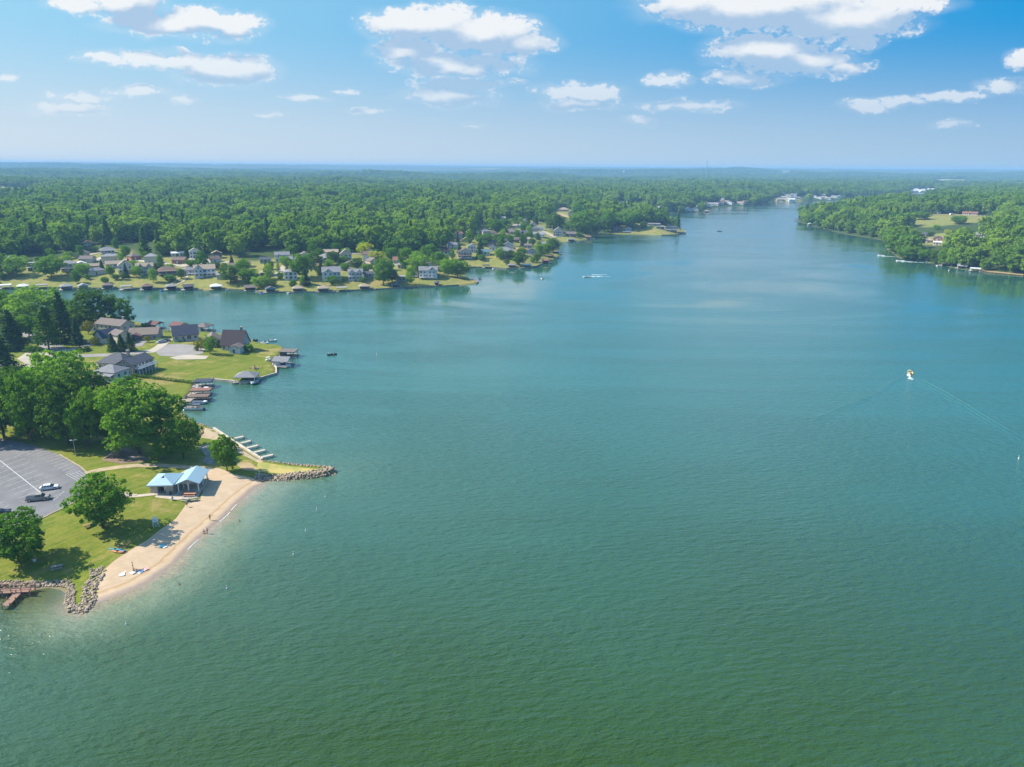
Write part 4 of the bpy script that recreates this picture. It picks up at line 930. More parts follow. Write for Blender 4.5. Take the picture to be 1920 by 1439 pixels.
for (x, y, wx, wc, rc, lb) in [(150,452,14,'white','lightgrey','pale house seen through the wood above the tan deck house'),(165,462,16,'tan','brown','brown-roofed house in the wood above the bright white house'),(282,443,12,'white','grey','white house high in the wood above the twin-gabled house'),(430,425,13,'white','lightgrey','white house high in the wood right of the bright white hilltop one'),
  (560,447,14,'beige','tan','tan-roofed house in the wood above the two columnar evergreens'),(700,455,13,'tan','brown','brown-roofed house in the wood behind the yellow-green trees'),(790,440,15,'white','grey','grey-roofed house in the wood above the grassy point'),(905,408,12,'white','lightgrey','white house in the wood left of the upper far cluster'),(1120,402,12,'cream','tan','cream house in the wood above the inlet shore trees'),(1170,385,11,'white','lightgrey','small white house in the wood across from the far point'),(740,425,12,'white','white','bright roof deep in the middle of the wood'),(620,410,12,'beige','lightgrey','pale roof deep in the wood above the centre lawns')]:
    hpx(x, y, wx, lb, wall=wc, roofc=rc, axis=rnd.choice('xy'), st=rnd.choice((1, 2)), win=False)
XS = [[(x-wx*.7, y+3), (x-wx*.7, y-9), (x+wx*.7, y-9), (x+wx*.7, y+3)] for (x, y, wx) in [(150,452,14),(165,462,16),(282,443,12),(430,425,13),(560,447,14),(700,455,13),(790,440,15),(905,408,12),(1120,402,12),(1170,385,11),(740,425,12),(620,410,12),(1898,430,14),(1836,446,24),(1850,437,12)]]
for (x, y, wx, wc, rc, st, ax, lb) in [(22,512,20,'white','grey',1,'x','white bungalow at the left edge of the far lawns'),(440,505,18,'tan','mauve',1,'x','mauve-roofed house behind the wide dark shore tree'),(462,502,18,'beige','brown',1,'x','beige cottage above the willow-side shore tree'),(588,506,18,'brick','brown',1,'x','brick cottage behind the tall bushy tree of the far lawns'),(600,494,16,'cream','lightgrey',1,'y','cream cottage left of the white hip-roofed bungalow'),(690,522,18,'grey','slate',1,'x','slate-roofed cottage between the twin-gabled white house and the lollipop-shaped tree'),
  (776,520,16,'tan','brown',1,'y','brown-roofed cottage behind the upright shore tree'),(850,500,18,'white','mauve',1,'x','mauve-roofed white house behind the round tree pair'),(925,470,18,'white','slate',1,'y','white gable house between the teal-roofed and the pillared houses'),(918,452,16,'beige','brown',1,'x','beige house by the far drive left of the pillared house'),(1022,462,16,'white','grey',1,'x','grey-roofed house on the headland above the brown boathouses'),(1030,430,16,'tan','tan',1,'x','tan house beside the long pale drive'),(1088,430,14,'white','lightgrey',1,'y','white house among the trees behind the inlet'),(975,428,15,'grey','grey',1,'x','grey house in the upper far cluster'),(985,418,13,'white','tan',1,'y','small white gable at the very top of the far cluster'),(932,432,16,'brick','mauve',1,'x','brick house beside the broad tree of the far cluster')]:
    hpx(x, y, wx, lb, wall=wc, roofc=rc, axis=ax, st=st, deck=rnd.choice((0, 2)))
HH = np.array([(x, y) for x, y, r in HOUSES]); c0 = CLEARS[0]; n_ = 0
for _ in range(4000):                      # small houses of the second and third rows
    if n_ >= 34: break
    x, y = rnd.uniform(c0[:, 0].min(), c0[:, 0].max()), rnd.uniform(c0[:, 1].min(), c0[:, 1].max()); ax_ = np.array([x]); ay_ = np.array([y])
    if psdf(c0, ax_, ay_)[0] < 1 or sdfs(ax_, ay_)[1][0] < 34 or abs(x) > .70*y or np.min(np.hypot(HH[:, 0]-x, HH[:, 1]-y)) < 17: continue
    HH = np.vstack([HH, (x, y)]); n_ += 1; P = np.array([x, y, hgt(x, y)])
    house(P, facing(P, rnd.uniform(-35, 35)), 'small muted-roofed house tucked among garden trees behind the shore houses', w_=rnd.uniform(8, 12), d_=rnd.uniform(7, 9), st=rnd.choice((1, 1, 2)), roof=rnd.choice(('gable', 'gable', 'hip')), axis=rnd.choice('xy'), wall=rnd.choice(('white', 'cream', 'tan', 'beige', 'grey', 'brick')), roofc=rnd.choice(('grey', 'brown', 'tan', 'mauve', 'lightgrey', 'slate')), win=False, group='back-row houses of the far shore')
# ---- distant lakeside cluster: a few pixels each
def farhouse(px, py, wpx, label, group, wc, rc):
    P = T(px, py); w_ = wpx/pxm(P); house(P, facing(P, rnd.uniform(-25, 25)), label, w_=w_, d_=w_*.7, wall=wc, roofc=rc, win=False, axis=rnd.choice('xy'), st=rnd.choice((1, 1, 2)), group=group)
cl = [(1312,391,'tan','tan'),(1322,388,'white','lightgrey'),(1331,386,'white','lightgrey'),(1341,386,'beige','lightgrey'),(1350,384,'white','redbrown'),(1352,378,'white','white'),(1360,382,'cream','tan'),(1368,384,'white','grey'),(1388,384,'cream','tan'),(1395,382,'beige','brown'),(1310,383,'cream','tan'),(1303,396,'white','tan'),(1290,396,'white','lightgrey'),(1238,394,'white','lightgrey')]
for x, y, wc, rc in cl: farhouse(x, y-1, 13, 'small pale house in the distant cluster left of the grassy beach', 'distant houses left of the grassy beach', wc, rc)
cl = [(1462,374),(1470,372),(1478,374),(1486,375),(1494,373),(1479,369),(1468,368),(1488,369),(1462,378),(1474,377),(1484,378),(1519,372),(1527,371),(1536,373),(1544,372),(1552,374),(1564,371),(1574,372),(1430,364),(1420,366),(1541,368),(1605,370),(1620,369),(1650,367),(1664,366)]
for x, y in cl: farhouse(x, y, 10.5, 'tiny bright house in the distant cluster right of the grassy beach', 'distant houses right of the grassy beach', rnd.choice(('white', 'white', 'cream', 'beige')), rnd.choice(('lightgrey', 'white', 'tan', 'grey')))
for x, y in [(1711,360),(1717,358),(1724,359),(1731,358),(1742,357),(1749,357),(1728,361)]: farhouse(x, y, 9, 'white block beyond the end of the lake, seen over the right-hand peninsula', 'white buildings at the end of the lake', 'white', 'white')
# ---- boathouses and docks
def boathouse(P, rz, label, w_=8, d_=8, roof='hip', roofc='grey', wall=None, h=2.7, apron=1.2, side=0.0, cat='boathouse', name='boathouse', rail=False, postc=None):
    t = thing(name, P, rz, label, cat); pc = postc or WHITE
    mb = MB(); z = .55; b_ = 1.1
    mb.b2((-w_/2-apron, -d_/2-apron*.3, z-.2), (-w_/2+b_, d_/2+1.5, z)); mb.b2((w_/2-b_, -d_/2-apron*.3, z-.2), (w_/2+apron+side, d_/2+1.5, z)); mb.b2((-w_/2+b_, d_/2-.9, z-.2), (w_/2-b_, d_/2+1.5, z-.004))
    for x in (-w_/2-apron+.2, w_/2+apron+side-.2):
        for y in (-d_/2, 0, d_/2): mb.cyl((x, y, -2), (x, y, z+.35), .12, n=6)
    mb.build('dock', WOODD, t)
    for x in (-w_/2+.2, w_/2-.2):
        for y in (-d_/2+.2, 0, d_/2-.2):
            p = MB(); p.b2((x-.11, y-.11, -1.5), (x+.11, y+.11, h+.2)); p.build('post', pc, t)
    r = MB()
    if roof == 'hip': roof_hip(r, 0, 0, w_, d_, h+.2, .45)
    elif roof == 'flat': r.b2((-w_/2-.4, -d_/2-.4, h+.2), (w_/2+.4, d_/2+.4, h+.5)); r.b2((-w_/2-.46, -d_/2-.46, h+.1), (w_/2+.46, -d_/2-.4, h+.52), None)
    else:
        roof_gable(r, 0, 0, w_, d_, h+.2, .45, roof[-1])
    r.build('roof', ROOF[roofc], t)
    if roof == 'gabley':
        g_ = MB(); g_.prism([(-w_/2, h+.2), (w_/2, h+.2), (0, h+.2+w_/2*.45)], 'y', -d_/2+.05, -d_/2+.2); g_.build('gable_panel', WALL[wall or 'white'], t)
    if wall:
        k = MB(); k.b2((-w_/2+.05, d_/2-.25, .2), (w_/2-.05, d_/2-.1, h+.2)); k.b2((-w_/2+.02, -.1, .2), (-w_/2+.14, d_/2-.3, h+.2)); k.build('back_wall', WALL[wall], t)
    if rail:
        k = MB(); railing(k, -w_/2-apron, w_/2+apron, -d_/2-.1, z); k.build('railing', pc, t)
    return t
HULL = {k: mat('hull_'+k, c, .3, tuple(x*.85 for x in c), 1, spec=.5) for k, c in dict(white=(.78,.78,.77), yellow=(.85,.70,.28), red=(.5,.06,.05), blue=(.05,.14,.36), black=(.04,.04,.05), tan=(.45,.36,.25)).items()}
SEAT = mat('boat_seats', (.55,.5,.42), .7); ALU = mat('aluminium', (.55,.56,.58), .35, metallic=.8); CANV = mat('canvas_cover', (.09,.11,.15), .9)
def speedboat(P, rz, label, L=6.2, hull='white', cat='boat', group=None, cover=False, name='motor_boat'):   # bow towards local +y
    t = thing(name, P, rz, label, cat, group); n = 9; B_ = L*.36; mb = MB(); rows = []
    for i in range(n):
        u = i/(n-1); y = -L/2+L*u; hw = B_/2*(1 if u < .5 else math.sqrt(max(0, 1-((u-.5)/.5)**2.2)))+.02; zt = .62+.22*u*u; zb = -.28+.5*max(0, u-.6)**1.6*2
        rows.append([(-hw, y, zt), (-hw*.82, y, zb+.18), (0, y, zb), (hw*.82, y, zb+.18), (hw, y, zt)])
    vs = [p for r in rows for p in r]; fs = [(i*5+j, i*5+j+1, (i+1)*5+j+1, (i+1)*5+j) for i in range(n-1) for j in range(4)]; fs.append((0, 1, 2, 3, 4))
    mb.add(vs, fs, 0)
    d = [(-r[0][0]*-1*1, r[0][1], r[0][2]-.03) for r in rows]
    for i in range(n-1):                    # bow deck, and the cockpit sole lower aft
        z_ = -.03 if i >= 5 else -.42
        a, b = rows[i], rows[i+1]; mb.add([(a[0][0]*.96, a[0][1], a[0][2]+z_), (a[4][0]*.96, a[4][1], a[4][2]+z_), (b[4][0]*.96, b[4][1], b[4][2]+z_), (b[0][0]*.96, b[0][1], b[0][2]+z_)], [(0, 1, 2, 3)], 0)
    mb.build('hull', [HULL[hull]], t)
    if cover:
        c = MB(); c.prism([(-B_/2, .66), (0, 1.05), (B_/2, .66)], 'y', -L*.45, L*.22); c.build('cover', CANV, t)
    else:
        w_ = MB(); w_.add([(-B_*.4, L*.10, .72), (B_*.4, L*.10, .72), (B_*.33, L*.02, 1.2), (-B_*.33, L*.02, 1.2), (-B_*.4, L*.12, .72), (B_*.4, L*.12, .72), (B_*.33, L*.04, 1.2), (-B_*.33, L*.04, 1.2)], [(0, 1, 2, 3), (7, 6, 5, 4), (0, 4, 5, 1), (3, 2, 6, 7), (0, 3, 7, 4), (1, 5, 6, 2)]); w_.build('windscreen', GLASS, t)
        for x, y in ((-B_*.22, -L*.06), (B_*.22, -L*.06)):
            s_ = MB(); s_.box((x, y, .42), (.5, .5, .3)); s_.box((x, y-.25, .75), (.5, .12, .5)); s_.build('seat', SEAT, t)
        s_ = MB(); s_.box((0, -L*.34, .45), (B_*.8, .6, .35)); s_.build('stern_bench', SEAT, t)
        e = MB(); e.box((0, -L/2-.15, .55), (.42, .4, .7)); e.box((0, -L/2-.1, 0), (.14, .2, .8)); e.build('outboard_motor', HULL['black'], t)
    return t
def pontoon(P, rz, label, L=7.5, canopy=True, group=None):
    t = thing('pontoon_boat', P, rz, label, 'pontoon boat', group); Wd = 2.5
    for x in (-.85, .85):
        m_ = MB(); m_.cyl((x, -L/2, .1), (x, L/2-.5, .1), .33, n=10); m_.cyl((x, L/2-.5, .1), (x, L/2+.1, .3), .33, .06, 10); m_.build('float_tube', ALU, t)
    m_ = MB(); m_.b2((-Wd/2, -L/2, .44), (Wd/2, L/2-.2, .54)); m_.build('platform', HULL['tan'], t)
    m_ = MB()
    for x in (-Wd/2+.05, Wd/2-.05): m_.b2((x-.03, -L/2+.2, .56), (x+.03, L/2-.4, 1.15))
    m_.b2((-Wd/2+.05, L/2-.43, .56), (Wd/2-.05, L/2-.37, 1.15)); m_.build('side_rail', HULL['white'], t)
    for x, y, sx, sy in ((-.8, L*.25, .6, 2.0), (.8, L*.25, .6, 2.0), (-.8, -L*.3, .6, 1.8), (.75, -L*.05, .7, .7)):
        m_ = MB(); m_.box((x, y, .78), (sx, sy, .42)); m_.box((x+(.25 if x > 0 else -.25), y, 1.05), (.14, sy, .45)); m_.build('seat', SEAT, t)
    m_ = MB(); m_.box((0, -L/2-.2, .5), (.45, .45, .8)); m_.build('outboard_motor', HULL['black'], t)
    if canopy:
        m_ = MB(); m_.prism([(-1.1, 2.3), (0, 2.45), (1.1, 2.3), (1.1, 2.34), (0, 2.49), (-1.1, 2.34)], 'y', -L*.35, L*.05)
        for x in (-1.1, 1.1):
            for y in (-L*.33, L*.03): m_.cyl((x, y, .6), (x, y, 2.3), .025, n=5)
        m_.build('canopy', CANV, t)
    return t
def bpx(px, py, wpx, label, da=0, d=None, **kw):
    P = W(px, py, 0.); w_ = wpx/pxm(P); d_ = d or max(6, w_*.85); f = facing(P); P = P.copy(); P[0] -= math.sin(f)*d_/2; P[1] += math.cos(f)*d_/2; P[2] = 0
    return boathouse(P, f+R(da), label, w_=w_, d_=d_, **kw), P, f+R(da)
BH = [(11,543,22,'flat','white',None,'white flat-roofed boat shelter at the left end of the far shore'),(45,545,22,'hip','white','white','white hipped boathouse with pale sand beside it'),(79,543,22,'flat','lightgrey',None,'pale flat-roofed dock shelter below the round far trees'),
 (126,545,24,'hip','lightgrey','grey','pale grey hipped boathouse on the far shore, partly behind near trees'),(157,544,20,'gabley','lightgrey','white','narrow white gabled boathouse behind the near tree tops'),(203,543,22,'hip','mauve','grey','mauve hipped boathouse below the far lawn bushes'),
 (238,545,22,'flat','lightgrey',None,'white open dock shelter between the mauve and dark brown boathouses'),(277,545,24,'hip','brown','brown','dark brown hipped boathouse at the foot of the straight garden path'),(322,545,22,'hip','lightgrey','dark','pale-roofed boathouse at the foot of the curved garden path'),
 (354,545,22,'gablex','slate','dark','slate-roofed dark boathouse left of the white one'),(406,545,24,'hip','white','white','white-roofed boathouse below the big white gabled house'),(470,547,24,'gablex','mauve','brown','mauve low boathouse left of the willow'),
 (508,550,22,'gabley','slate','blue','blue-grey gabled boathouse right of the willow'),(559,549,24,'hip','tan','tan','tan hipped boathouse beside the thin young tree'),(607,549,26,'hip','tan','white','cream boathouse with boats on both sides'),(641,548,20,'flat','lightgrey',None,'small pale dock shelter with a long white platform'),
 (684,545,24,'hip','tan','tan','low tan boathouse under the white cottages'),(743,541,20,'gabley','slate','blue','dark blue gabled boathouse before the blue-grey cottage'),(819,538,10,'hip','slate','dark','tiny dark pavilion on the seawall of the grassy point'),(912,504,14,'flat','slate',None,'open dark boat shelter on the headland seawall'),
 (960,504,18,'hip','grey','dark','grey boathouse under the dark shore tree'),(988,503,20,'flat','white','white','long white boathouse right of the dark shore tree'),(1023,495,16,'hip','redbrown','brown','red-brown boathouse, front one of three on the headland'),(1032,486,15,'hip','brown','brown','brown boathouse, middle one of three on the headland'),
 (1042,478,15,'flat','slate','dark','dark boathouse, rear one of three on the headland'),(1071,454,16,'flat','lightgrey','white','white open boathouse in the inlet'),(1103,449,13,'gablex','brown','brown','dark brown boathouse at the inlet mouth'),(1154,438,12,'hip','brown','brown','brown boat shelter under the dark brown waterside house'),
 (1174,439,14,'flat','white','white','white dock with moored boats below the little blue house'),(1276,440,14,'flat','black',None,'dark dock platform at the tip of the far point'),
 (1675,458,18,'flat','lightgrey',None,'grey double-deck boathouse on the right-hand shore'),(1671,469,10,'gabley','redbrown','brick','small red boathouse below the grey double-deck one'),(1713,486,16,'hip','brown','dark','brown-roofed boathouse on the right shore beside the speeding boats'),
 (1745,492,18,'hip','redbrown','brown','red-roofed boathouse under the right-hand wood'),(1774,500,20,'flat','tan','white','tan flat-roofed boathouse in the row below the right-hand wood'),(1803,505,18,'gablex','lightgrey','grey','grey gabled boathouse in the row below the right-hand wood'),(1828,510,20,'flat','white',None,'white dock shelter with a yellow boat below the right-hand wood'),
 (1493,414,8,'flat','slate',None,'lone dark dock at the wooded tip of the right-hand peninsula'),(1519,424,10,'gabley','white','white','small white boathouse near the wooded tip'),(1325,399,10,'hip','tan','cream','tiny cream boathouse on the distant shore')]
for (x, y, wx, rf, rc, wl_, lb) in BH:
    o, P, f = bpx(x, y, wx*.80, lb, da=rnd.uniform(-6, 6), roof=rf, roofc=rc, wall=wl_, side=rnd.uniform(0, 2.5), apron=rnd.uniform(1, 2))
    if rnd.random() < .55 and wx > 13:
        s_ = (rnd.choice((-1, 1)))*(wx*.40/pxm(P)+3.4); Q = P+np.array([math.cos(f)*s_, math.sin(f)*s_, 0]); Q[2] = .1
        if -0.0 > float(max(a[0] for a in [s.ravel() for s in sdfs(np.array([Q[0]]), np.array([Q[1]]))])) or True:
            k = min(3.5, 3.5); Q[0] += math.sin(f)*k; Q[1] -= math.cos(f)*k
            speedboat(Q, f+math.pi*(rnd.random() < .5), 'small motor boat moored by the '+' '.join(lb.split()[:10]), L=5.5, hull=rnd.choice(('white', 'white', 'red', 'blue')))
# low seawalls along the far shores
sw = mat('seawall_stone', (.30,.255,.20), .9, (.16,.135,.105), .8)
def seawall(pts, label, name='seawall'):
    P = [W(x, y, 0.)[:2] for x, y in pts]; mb = MB(); O = ribbon(P, .5); n = len(P); L = O[:n]; Rr = O[n:][::-1]
    for i in range(n-1):
        vs = [(*p, zz) for zz in (-1.2, 1.02) for p in (L[i], Rr[i], Rr[i+1], L[i+1])]; mb.add(vs, [(4, 5, 6, 7), (0, 1, 5, 4), (1, 2, 6, 5), (2, 3, 7, 6), (3, 0, 4, 7)])
    return tag(mb.build(name, sw), label, 'seawall')
seawall(B_PX[2:10], 'long low stone seawall under the far lawns at the left'); seawall(B_PX[10:21], 'stone seawall from the willow to the grassy point'); seawall(B_PX[21:24], 'dark seawall corner at the tip of the grassy point')
seawall(B_PX[26:33], 'low seawall along the headland lawn with the white boathouse'); seawall(B_PX[47:52], 'thin seawall round the end of the far point')
# ---------------------------------------------------------------- near shore buildings
def rect(fl, fr, bl, z):                    # plan rectangle from three eaves corners at height z
    a, b, c = W(*fl, z), W(*fr, z), W(*bl, z); ux = (b-a)[:2]; w_ = float(np.hypot(*ux)); ux = ux/w_; uy = np.array([-ux[1], ux[0]]); d_ = float(np.dot((c-a)[:2], uy))
    ctr = a[:2]+ux*w_/2+uy*d_/2; return ctr, w_, d_, math.atan2(ux[1], ux[0])
BLUER = mat('roof_pale_blue_metal', (.30,.43,.49), .45, (.27,.395,.455), .8, spec=.5, stretch=(6, .2, 1))
z0 = float(T(300, 925)[2])
ctr, w_, d_, rz = rect((275,911), (325,910), (288.5,890), z0+2.7)
t = thing('restroom_hut', (*ctr, z0+.02), rz, 'block hut with pale blue hipped metal roof and dark doorway beside the pavilion', 'hut')
bw, bd = w_-1.0, d_-1.2; HW = mat('hut_block', (.46,.40,.35), .9, (.39,.34,.29), 1.5)
mb = MB(); mb.b2((-bw/2, -bd/2, -.5), (-1.1, bd/2, 2.6)); mb.b2((1.1, -bd/2, -.5), (bw/2, bd/2, 2.6)); mb.b2((-1.1, -bd/2+1.6, -.5), (1.1, bd/2, 2.6)); mb.b2((-1.1, -bd/2, 2.25), (1.1, -bd/2+1.6, 2.6)); mb.build('wall', HW, t)
mb = MB(); mb.b2((-1.0, -bd/2+1.48, 0), (.0, -bd/2+1.59, 2.1)); mb.build('door', DARKW, t)
mb = MB(); mb.box((.62, -bd/2+.9, .8), (.5, .5, 1.5)); mb.build('drinking_fountain', ALU, t)
mb = MB(); roof_hip(mb, 0, 0, w_-.6, d_+.2, 2.62, .42, .3); roof = mb.build('roof', BLUER, t)
mb = MB(); mb.prism([(-.95, 3.62), (.95, 3.62), (0, 4.32)], 'y', -1.55, 0); mb.build('gablet_vent', mat('vent_dark_blue', (.03,.12,.17), .6), roof)
mb = MB(); mb.b2((-w_/2+.02, -d_/2-.36, 2.5), (w_/2-.02, -d_/2-.42, 2.68)); mb.build('fascia', WHITE, roof)
ctr, w_, d_, rz = rect((328.5,909), (374,907), (344,883.5), z0+2.55)
t = thing('pavilion', (*ctr, z0+.02), rz, 'open picnic pavilion with pale blue gabled metal roof on white posts by the beach', 'pavilion')
mb = MB(); mb.b2((-w_/2+.2, -d_/2+.2, -.6), (w_/2-.2, d_/2-.2, .12)); mb.build('floor_slab', CONC, t)
for x in (-w_/2+.55, 0, w_/2-.55):
    for y in (-d_/2+.5, 0, d_/2-.5):
        if x == 0 and y == 0: continue
        mb = MB(); mb.b2((x-.13, y-.13, .12), (x+.13, y+.13, 2.62))
        for s_ in (-1, 1):
            if abs(x+s_*.6) < w_/2-.3: mb.cyl((x, y, 1.9), (x+s_*.6, y, 2.55), .06, n=5)
        mb.build('post', WHITE, t)
mb = MB(); roof_gable(mb, 0, 0, w_-.7, d_-.5, 2.65, .42, 'y', .45, .14); roof = mb.build('roof', BLUER, t)
for s_ in (-1, 1):
    mb = MB(); hw = w_/2-.4; mb.prism([(-hw, 2.55), (hw, 2.55), (0, 2.55+hw*.42)], 'y', s_*(d_/2-.42)-.05, s_*(d_/2-.42)+.05); mb.build('gable_panel', mat('gable_grey', (.44,.43,.41), .8), t)
mb = MB(); mb.b2((-w_/2+.4, -d_/2+.4, 2.4), (-w_/2+.6, d_/2-.4, 2.6)); mb.b2((w_/2-.6, -d_/2+.4, 2.4), (w_/2-.4, d_/2-.4, 2.6)); mb.build('beam', WHITE, t)
TW = mat('table_redwood', (.48,.24,.15), .8, (.38,.19,.12), 3, stretch=(1, 8, 1)); TG = mat('table_grey_wood', (.38,.35,.31), .9, (.28,.26,.23), 3); TB = mat('table_brown_wood', (.32,.21,.12), .9, (.24,.15,.09), 3)
def picnic_table(P, rz, label, m, L=2.3, group=None):
    t = thing('picnic_table', P, rz, label, 'picnic table', group)
    mb = MB()
    for i in range(5): mb.box((0, -.32+.16*i, .75), (L, .145, .045))
    mb.build('tabletop', m, t)
    for s_ in (-1, 1):
        mb = MB(); mb.box((0, s_*.72-.08, .44), (L, .14, .045)); mb.box((0, s_*.72+.08, .44), (L, .14, .045)); mb.build('bench_seat', m, t)
        x = s_*L*.34; mb = MB(); mb.box((x, 0, .40), (.05, 1.6, .09))
        for q_ in (-1, 1): mb.cyl((x, q_*.28, .73), (x, q_*.66, -.05), .045, n=5)
        mb.build('leg', m, t)
    return t
def gpt(px, py): P = T(px, py); return P
picnic_table(gpt(353.5,926.5)+[0,0,.05], .05, 'red-brown picnic table in front of the pavilion, the one nearer its posts', TW, 3.4)
picnic_table(gpt(356,930.5)+[0,0,.05], .05, 'red-brown picnic table in front of the pavilion, the one nearer the beach grass', TW, 3.4)
picnic_table(gpt(348,940)+[0,0,.05], -.3, 'weathered picnic table at the lawn end of the concrete pad', TG)
picnic_table(gpt(361,939)+[0,0,.05], .5, 'grey picnic table at the beach corner of the concrete pad', TG)
picnic_table(gpt(166,988), .9, 'brown picnic table at the foot of the broad park lawn tree', TB)
picnic_table(gpt(107,1067), .5, 'grey picnic table in the shade of the round tree at the left edge', TG)
t = thing('board', gpt(345,919)+np.array([0, 0, .1]), .9, 'white board leaning by the picnic tables at the pavilion', 'board'); mb = MB(); mb.prism([(-.2, 0), (.2, 0), (.25, 1.8), (-.15, 1.8)], 'y', -.03, .03); mb.build('panel', WHITE, t)
def bin_(P, label, m):
    t = thing('litter_bin', P, 0, label, 'litter bin'); mb = MB(); mb.cyl((0, 0, 0), (0, 0, .85), .32, .36, 10); mb.build('drum', m, t); mb = MB(); mb.cyl((0, 0, .86), (0, 0, 1.0), .38, .2, 10); mb.build('lid', HULL['black'], t)
bin_(gpt(320,928), 'dark litter bin on the concrete in front of the hut', HULL['black']); bin_(gpt(323,938), 'white litter bin on the grass edge below the concrete pad', HULL['white'])
bin_(gpt(65,1053), 'pale litter bin in the shade behind the round left tree', HULL['white'])
t = thing('charcoal_grill', gpt(351,951), .4, 'small black charcoal grill on a post by the sand below the pad', 'grill')
mb = MB(); mb.cyl((0, 0, -.2), (0, 0, .8), .05, n=6); mb.build('post', HULL['black'], t); mb = MB(); mb.box((0, 0, .95), (.55, .4, .28)); mb.build('firebox', HULL['black'], t)
def lifeguard_chair(P, rz, label):
    t = thing('lifeguard_chair', P, rz, label, 'lifeguard chair'); s_ = 1.0
    for x in (-.6, .6):
        for y in (-.55, .55):
            mb = MB(); mb.cyl((x*1.2, y*1.3, -.2), (x*.8, y*.7, 1.6), .06, n=5); mb.build('leg', WHITE, t)
    mb = MB(); mb.box((0, 0, 1.62), (1.3, 1.0, .08)); mb.build('seat', WHITE, t)
    mb = MB()
    for i in range(4): mb.box((0, .48, 1.85+.22*i), (1.2, .05, .16))
    mb.build('backrest', WHITE, t); mb = MB()
    for x in (-.62, .62): mb.box((x, -.05, 2.0), (.09, .95, .07)); mb.box((x, -.45, 1.82), (.07, .07, .36))
    mb.build('armrest', WHITE, t); mb = MB()
    for i in range(4): mb.box((0, -.72+.07*i, .35+.35*i), (.8, .06, .07))
    mb.build('ladder', WHITE, t)
lifeguard_chair(gpt(292.5,988), R(40), 'tall white lifeguard chair where the lawn meets the sand')
TOW = {k: mat('towel_'+k, c, .95) for k, c in dict(white=(.8,.8,.8), teal=(.10,.42,.48), blue=(.15,.30,.55), pink=(.62,.35,.34)).items()}
def towel(px, py, rz, m, label, w_=.95, l_=1.9):
    P = T(px, py); mb = MB(); n = 6
    vs = []; 
    for i in range(n):
        for j in range(4): vs.append((-w_/2+w_*j/3+rnd.uniform(-.04, .04), -l_/2+l_*i/(n-1), .06+rnd.uniform(0, .07)))
    k = len(vs); vs += [(x, y, z-.03) for x, y, z in vs]
    fs = [(i*4+j, i*4+j+1, i*4+j+5, i*4+j+4) for i in range(n-1) for j in range(3)]; fs += [tuple(q_+k for q_ in f[::-1]) for f in fs]
    mb.add(vs, fs); o = mb.build('beach_towel', TOW[m]); o.location = P; o.rotation_euler = (0, 0, rz); tag(o, label, 'towel')
towel(302,1023.5,1.2,'teal','teal and pale towel alone in the middle of the sand',1.3); towel(306,1025,1.0,'white','white towel touching the lone teal one on the sand')
towel(229,1076.5,.4,'white','white towel nearest the rock edging on the beach',1.2); towel(247,1073.5,1.1,'white','white towel next to the standing bather'); towel(262,1070.5,.9,'blue','blue towel in the row by the standing bather'); towel(266,1072,-.4,'white','white towel overlapping the blue one'); towel(271,1067,1.0,'pink','pinkish towel at the end of the towel row')
# kayaks and boards by the lawn edge
def kayak(px, py, rz, col, label, L=3.6):
    P = T(px, py); t = thing('kayak', P, rz, label, 'kayak'); n = 9; mb = MB(); rows = []
    for i in range(n):
        u = i/(n-1)*2-1; hw = .36*math.sqrt(max(0, 1-u*u))+.015
        rows.append([(u*L/2, hw*math.cos(a), .20+.17*math.sin(a)*(1 if math.sin(a) < 0 else .75)+.10*u*u) for a in [2*math.pi*k/8 for k in range(8)]])
    vs = [p for r in rows for p in r]; fs = [(i*8+j, i*8+(j+1) % 8, (i+1)*8+(j+1) % 8, (i+1)*8+j) for i in range(n-1) for j in range(8)]; fs += [tuple(range(7, -1, -1)), tuple(range((n-1)*8, n*8))]
    mb.add(vs, fs); mb.build('hull', mat('kayak_'+col, dict(teal=(.03,.30,.36), orange=(.55,.22,.06), blue=(.03,.14,.33))[col], .4), t, True)
    mb = MB(); mb.cyl((-.1, 0, .33), (-.1, 0, .37), .28, .3, 10); mb.build('cockpit', HULL['black'], t)
kayak(217,1031.5,-.12,'teal','teal kayak lying on the grass edge by the sand'); kayak(221,1036,-.2,'orange','orange-tan kayak lying just below the teal one'); kayak(226,1033,-.35,'blue','dark blue kayak beside the teal one on the grass edge')
t = thing('boat_rack', gpt(232,1027), .7, 'low weathered timber rack behind the kayaks', 'rack')
for x in (-1.1, 1.1):
    mb = MB(); mb.b2((x-.06, -.6, 0), (x+.06, -.48, .9)); mb.b2((x-.06, .48, 0), (x+.06, .6, .9)); mb.b2((x-.05, -.6, .8), (x+.05, .6, .9)); mb.build('end_frame', TB, t)
mb = MB(); mb.b2((-1.2, -.55, .4), (1.2, -.47, .5)); mb.b2((-1.2, .47, .4), (1.2, .55, .5)); mb.build('rail', TB, t)
